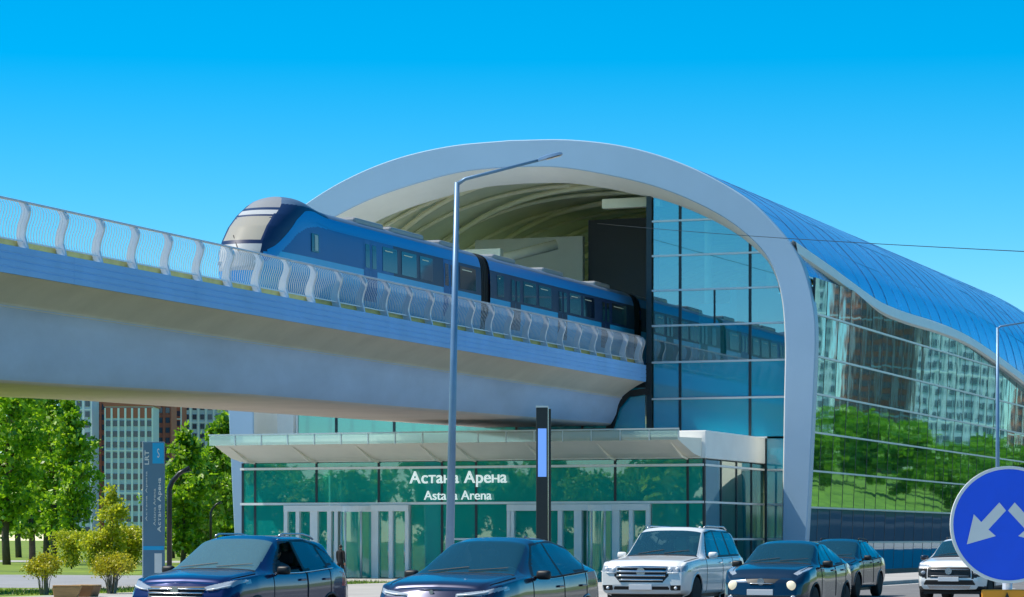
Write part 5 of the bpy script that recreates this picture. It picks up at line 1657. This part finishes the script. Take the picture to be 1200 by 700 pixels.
spots = [(rr_.uniform(22, 46), 230+k*9.5+rr_.uniform(-3,3), None, rr_.uniform(0.7, 1.15)) for k in range(44)]
spots = [(x, y, float(np.interp(x, [p_[0] for p_ in gx], [p_[1] for p_ in gx])), s_) for x, y, z, s_ in spots]
belt('tree_belt', spots, 'belt of green trees across the road mirrored in the side glass')
spots = [(-30-k*6.5+rr_.uniform(-2,2), -75+rr_.uniform(-9,9), GL, rr_.uniform(0.75, 1.25)) for k in range(26)]
belt('tree_belt', spots, 'belt of trees opposite the entrance, faintly mirrored in its glass')

spots = [(-330+k*8+rr_.uniform(-3,3), 330+rr_.uniform(-40,40)-k*0.5, GL, rr_.uniform(0.6, 1.0)) for k in range(34)]
belt('tree_belt', spots, 'far belt of trees and bushes behind the trunks left of the station')

spots = [(-175+k*6.2+rr_.uniform(-3,3), 560+rr_.uniform(-30,30), GL, rr_.uniform(0.8, 1.2)) for k in range(26)]
belt('tree_belt', spots, 'far belt of trees along the road beyond the back of the station')

# ------------------------------------------------------------------ apartment blocks
winm = MB().box(-0.62, 0.62, -0.05, 0.12, -0.8, 0.8).mesh('window', 'bld_glass')
pierm = {}
def block(name, label, x, y, rz, w, d, fl, cols, wallm, pierm_, bandm, fh=3.0, band_floors=(), side=True, z0=GL, group='apartment blocks'):
    t = thing(name, label, 'building', (x, y, z0), rz, group)
    H = fl*fh+3.5
    MB().box(-w/2, w/2, 0, d, 0, H).build('wall', wallm, t)
    MB().box(-w/2-0.4, w/2+0.4, -0.4, d+0.4, H+0.003, H+1.1).build('parapet', bandm, t)
    cw = w/cols
    for c in range(cols+1):
        xx = -w/2+c*cw
        MB().box(xx-0.28 if c else xx-0.1, xx+0.28 if c < cols else xx+0.1, -0.45, -0.003, 0.3, H-0.5).build('pilaster', pierm_, t)
    for f in range(0, fl, 4):
        MB().box(-w/2, w/2, -0.5, -0.46, 3.2+f*fh-0.35, 3.2+f*fh).build('cornice', pierm_, t)
    for f in band_floors:
        MB().box(-w/2, w/2, -0.2, -0.004, 3.2+f*fh, 3.2+f*fh+fh).build('band', bandm, t)
    for f in range(fl):
        for c in range(cols):
            o = obj('window', winm, t, (-w/2+(c+0.5)*cw, -0.1, 3.2+f*fh+1.5))
            o.scale = (min(1.0, cw/2.0), 1, 1)
    return t
def bpos(px, s): 
    p = at_s(px, HY, s); return p.x, p.y
for px, s, w, fl, cols, wm, pm_, bm_, bf, lab in (
    (88, 4.1, 9.5, 19, 4, 'bld_grey', 'bld_white', 'bld_white', (), 'pale blue grey apartment block behind the left tree group'),
    (118, 4.0, 4.0, 19, 2, 'bld_red', 'bld_red', 'bld_white', (), 'narrow red brick apartment block left of the white tower'),
    (151, 4.15, 13.5, 12, 7, 'bld_grey', 'bld_white', 'bld_red', (11,), 'white pilastered apartment tower left of the sign totem'),
    (188, 3.9, 6.5, 20, 3, 'bld_red', 'bld_red', 'bld_white', (), 'dark red apartment tower behind the sign totem'),
    (205, 3.8, 4.0, 20, 2, 'bld_red', 'bld_white', 'bld_white', (), 'slim red and white apartment tower right of the dark red one'),
    (246, 3.7, 17.0, 20, 7, 'bld_grey', 'bld_white', 'bld_white', (), 'wide pale apartment tower behind the trees beside the canopy')):
    x, y = bpos(px, s)
    block('apartment_block', lab, x, y, PHI, w, 14, fl, cols, wm, pm_, bm_, band_floors=bf)
# blocks across the road, seen mirrored in the side wall
k = 0
for (x, y, w, fl, cols, wm, pm_, bm_, lab) in (
    (116, 690, 26, 21, 8, 'bld_grey', 'bld_white', 'bld_red', 'grey and white apartment block mirrored in the nearest side glass'),
    (93, 705, 23, 22, 7, 'bld_red', 'bld_grey', 'bld_red', 'red and grey apartment block mirrored in the middle of the side glass'),
    (71, 700, 22, 21, 7, 'bld_grey', 'bld_white', 'bld_white', 'pale grey apartment block mirrored farther along the glass'),
    (48, 710, 24, 22, 7, 'bld_red', 'bld_white', 'bld_white', 'red and white apartment block mirrored at the far end of the glass')):
    block('apartment_block', lab, x, y, -0.22, w, 14, fl, cols, wm, pm_, bm_, z0=float(np.interp(x, [p_[0] for p_ in gx], [p_[1] for p_ in gx]))-0.3)

# ------------------------------------------------------------------ people
def skin_body(name, nodes, edges, m, parent, root='pelvis'):
    names = list(nodes)
    me = bpy.data.meshes.new(name)
    me.from_pydata([nodes[n_][0] for n_ in names], [(names.index(a_), names.index(b_)) for a_, b_ in edges], [])
    o = obj(name, me, parent)
    md = o.modifiers.new('skin', 'SKIN'); md.use_smooth_shade = True
    sk = me.skin_vertices[0].data
    for i, n_ in enumerate(names):
        r_ = nodes[n_][1]; sk[i].radius = r_ if isinstance(r_, tuple) else (r_, r_)
        sk[i].use_root = (n_ == root)
    sb_ = o.modifiers.new('sub', 'SUBSURF'); sb_.levels = 2; sb_.render_levels = 2
    me.materials.append(M[m])
    return o
def ell(name, m, parent, c, r, sub=3, warp=None):
    bm = bmesh.new(); bmesh.ops.create_icosphere(bm, subdivisions=sub, radius=1)
    for v in bm.verts:
        p_ = Vector((v.co.x*r[0], v.co.y*r[1], v.co.z*r[2]))
        if warp: p_ = warp(p_, v.co)
        v.co = p_ + Vector(c)
    me = bpy.data.meshes.new(name); bm.to_mesh(me); bm.free()
    me.materials.append(M[m]); me.polygons.foreach_set('use_smooth', [True]*len(me.polygons))
    return obj(name, me, parent)
def head(parent, c, face=-1):
    x, y, z = c
    h_ = ell('head', 'skin', parent, c, (0.075,0.095,0.115), warp=lambda p_, n_: p_*(1-0.12*max(0,-n_.z)))
    f = face
    ell('nose', 'skin', h_, (x, y+f*0.097, z-0.012), (0.013,0.018,0.022), 2)
    for s in (-1, 1):
        ell('eye', 'hair', h_, (x+s*0.03, y+f*0.085, z+0.01), (0.011,0.008,0.007), 2)
        ell('ear', 'skin', h_, (x+s*0.076, y, z-0.005), (0.012,0.02,0.03), 2)
    ell('mouth', 'tail_red', h_, (x, y+f*0.088, z-0.055), (0.024,0.007,0.006), 2)
    ell('hair', 'hair', h_, (x, y-f*0.014, z+0.022), (0.084,0.10,0.108), warp=lambda p_, n_: p_*(1.0 if n_.z > -0.35 else 0.8))
def hand(parent, wrist, d, m='skin'):
    """palm and five bent fingers hanging along d"""
    mb = MB(); w_ = Vector(wrist); d = Vector(d).normalized(); sx_ = d.orthogonal().normalized(); n_ = d.cross(sx_)
    mb.tube([tuple(w_), tuple(w_+d*0.045), tuple(w_+d*0.09)], [0.026,0.040,0.036], 8)
    for k, ln in enumerate((0.062,0.075,0.078,0.070)):
        b_ = w_+d*0.085+sx_*(k-1.5)*0.019
        mb.tube([tuple(b_), tuple(b_+d*ln*0.5+n_*0.008), tuple(b_+d*ln*0.9+n_*0.028)], [0.0095,0.009,0.007], 6)
    b_ = w_+d*0.03+sx_*0.032
    mb.tube([tuple(b_), tuple(b_+d*0.03+sx_*0.022+n_*0.008), tuple(b_+d*0.06+sx_*0.026+n_*0.016)], [0.011,0.010,0.008], 6)
    return mb.build('hand', m, parent, smooth=True)
pp = base_on(399, 24.6, GL+0.006)
PR = thing('person', 'person in black walking towards the doors past the navy crossover', 'person', pp, PHI-0.5)
nodes = {'pelvis':((0,0,0.92),(0.15,0.11)),'waist':((0,0,1.06),(0.14,0.10)),'chest':((0,0,1.28),(0.165,0.12)),'collar':((0,0,1.42),(0.10,0.08)),'neck':((0,0.01,1.48),0.055),'nape':((0,0.01,1.53),0.05)}
for s, t_, st_ in ((1,'R',1),(-1,'L',-1)):
    nodes['hip'+t_] = ((s*0.09,0.0,0.86),0.095); nodes['knee'+t_] = ((s*0.10,0.10*st_+0.02,0.48),0.068); nodes['ankle'+t_] = ((s*0.10,0.17*st_-0.06,0.09),0.048); nodes['toe'+t_] = ((s*0.11,0.17*st_+0.10,0.045),0.042)
    nodes['sh'+t_] = ((s*0.18,0,1.40),0.070); nodes['el'+t_] = ((s*0.235,-0.06*st_,1.12),0.052); nodes['wr'+t_] = ((s*0.235,-0.06*st_+0.07,0.88),0.036)
edges = [('pelvis','waist'),('waist','chest'),('chest','collar'),('collar','neck'),('neck','nape')]
for t_ in 'RL': edges += [('pelvis','hip'+t_),('hip'+t_,'knee'+t_),('knee'+t_,'ankle'+t_),('ankle'+t_,'toe'+t_),('collar','sh'+t_),('sh'+t_,'el'+t_),('el'+t_,'wr'+t_)]
skin_body('body', nodes, edges, 'cloth_black', PR)
head(PR, (0,0.02,1.60), face=1)
for t_ in 'RL': hand(PR, nodes['wr'+t_][0], (0,0.15,-1))
# driver of the navy crossover
DX, DY = -19.08+0.36, 36.9
DR = thing('person', 'driver in grey shirt at the open window of the navy crossover', 'person', (DX, DY+2.55, 0.62), 0)
mat('shirt_grey', (0.22,0.24,0.28), 0.85, var=0.1, vscale=6)
nodes = {'pelvis':((0,0,0.10),(0.15,0.12)),'waist':((0,0.04,0.24),(0.14,0.11)),'chest':((0,0.10,0.44),(0.16,0.12)),'collar':((0,0.12,0.56),(0.10,0.08)),'neck':((0,0.11,0.62),0.052),'nape':((0,0.10,0.66),0.05)}
for s, t_ in ((1,'R'),(-1,'L')):
    nodes['hip'+t_] = ((s*0.09,-0.10,0.10),0.09); nodes['knee'+t_] = ((s*0.12,-0.46,0.16),0.07); nodes['ankle'+t_] = ((s*0.12,-0.62,-0.16),0.05); nodes['toe'+t_] = ((s*0.12,-0.76,-0.18),0.04)
    nodes['sh'+t_] = ((s*0.19,0.10,0.53),0.066); nodes['el'+t_] = ((s*0.24,-0.12,0.36),0.048); nodes['wr'+t_] = ((s*0.15,-0.38,0.42),0.034)
skin_body('body', nodes, edges, 'shirt_grey', DR)
head(DR, (0,0.07,0.76), face=-1)
for t_ in 'RL': hand(DR, nodes['wr'+t_][0], (0,-1,0.05))
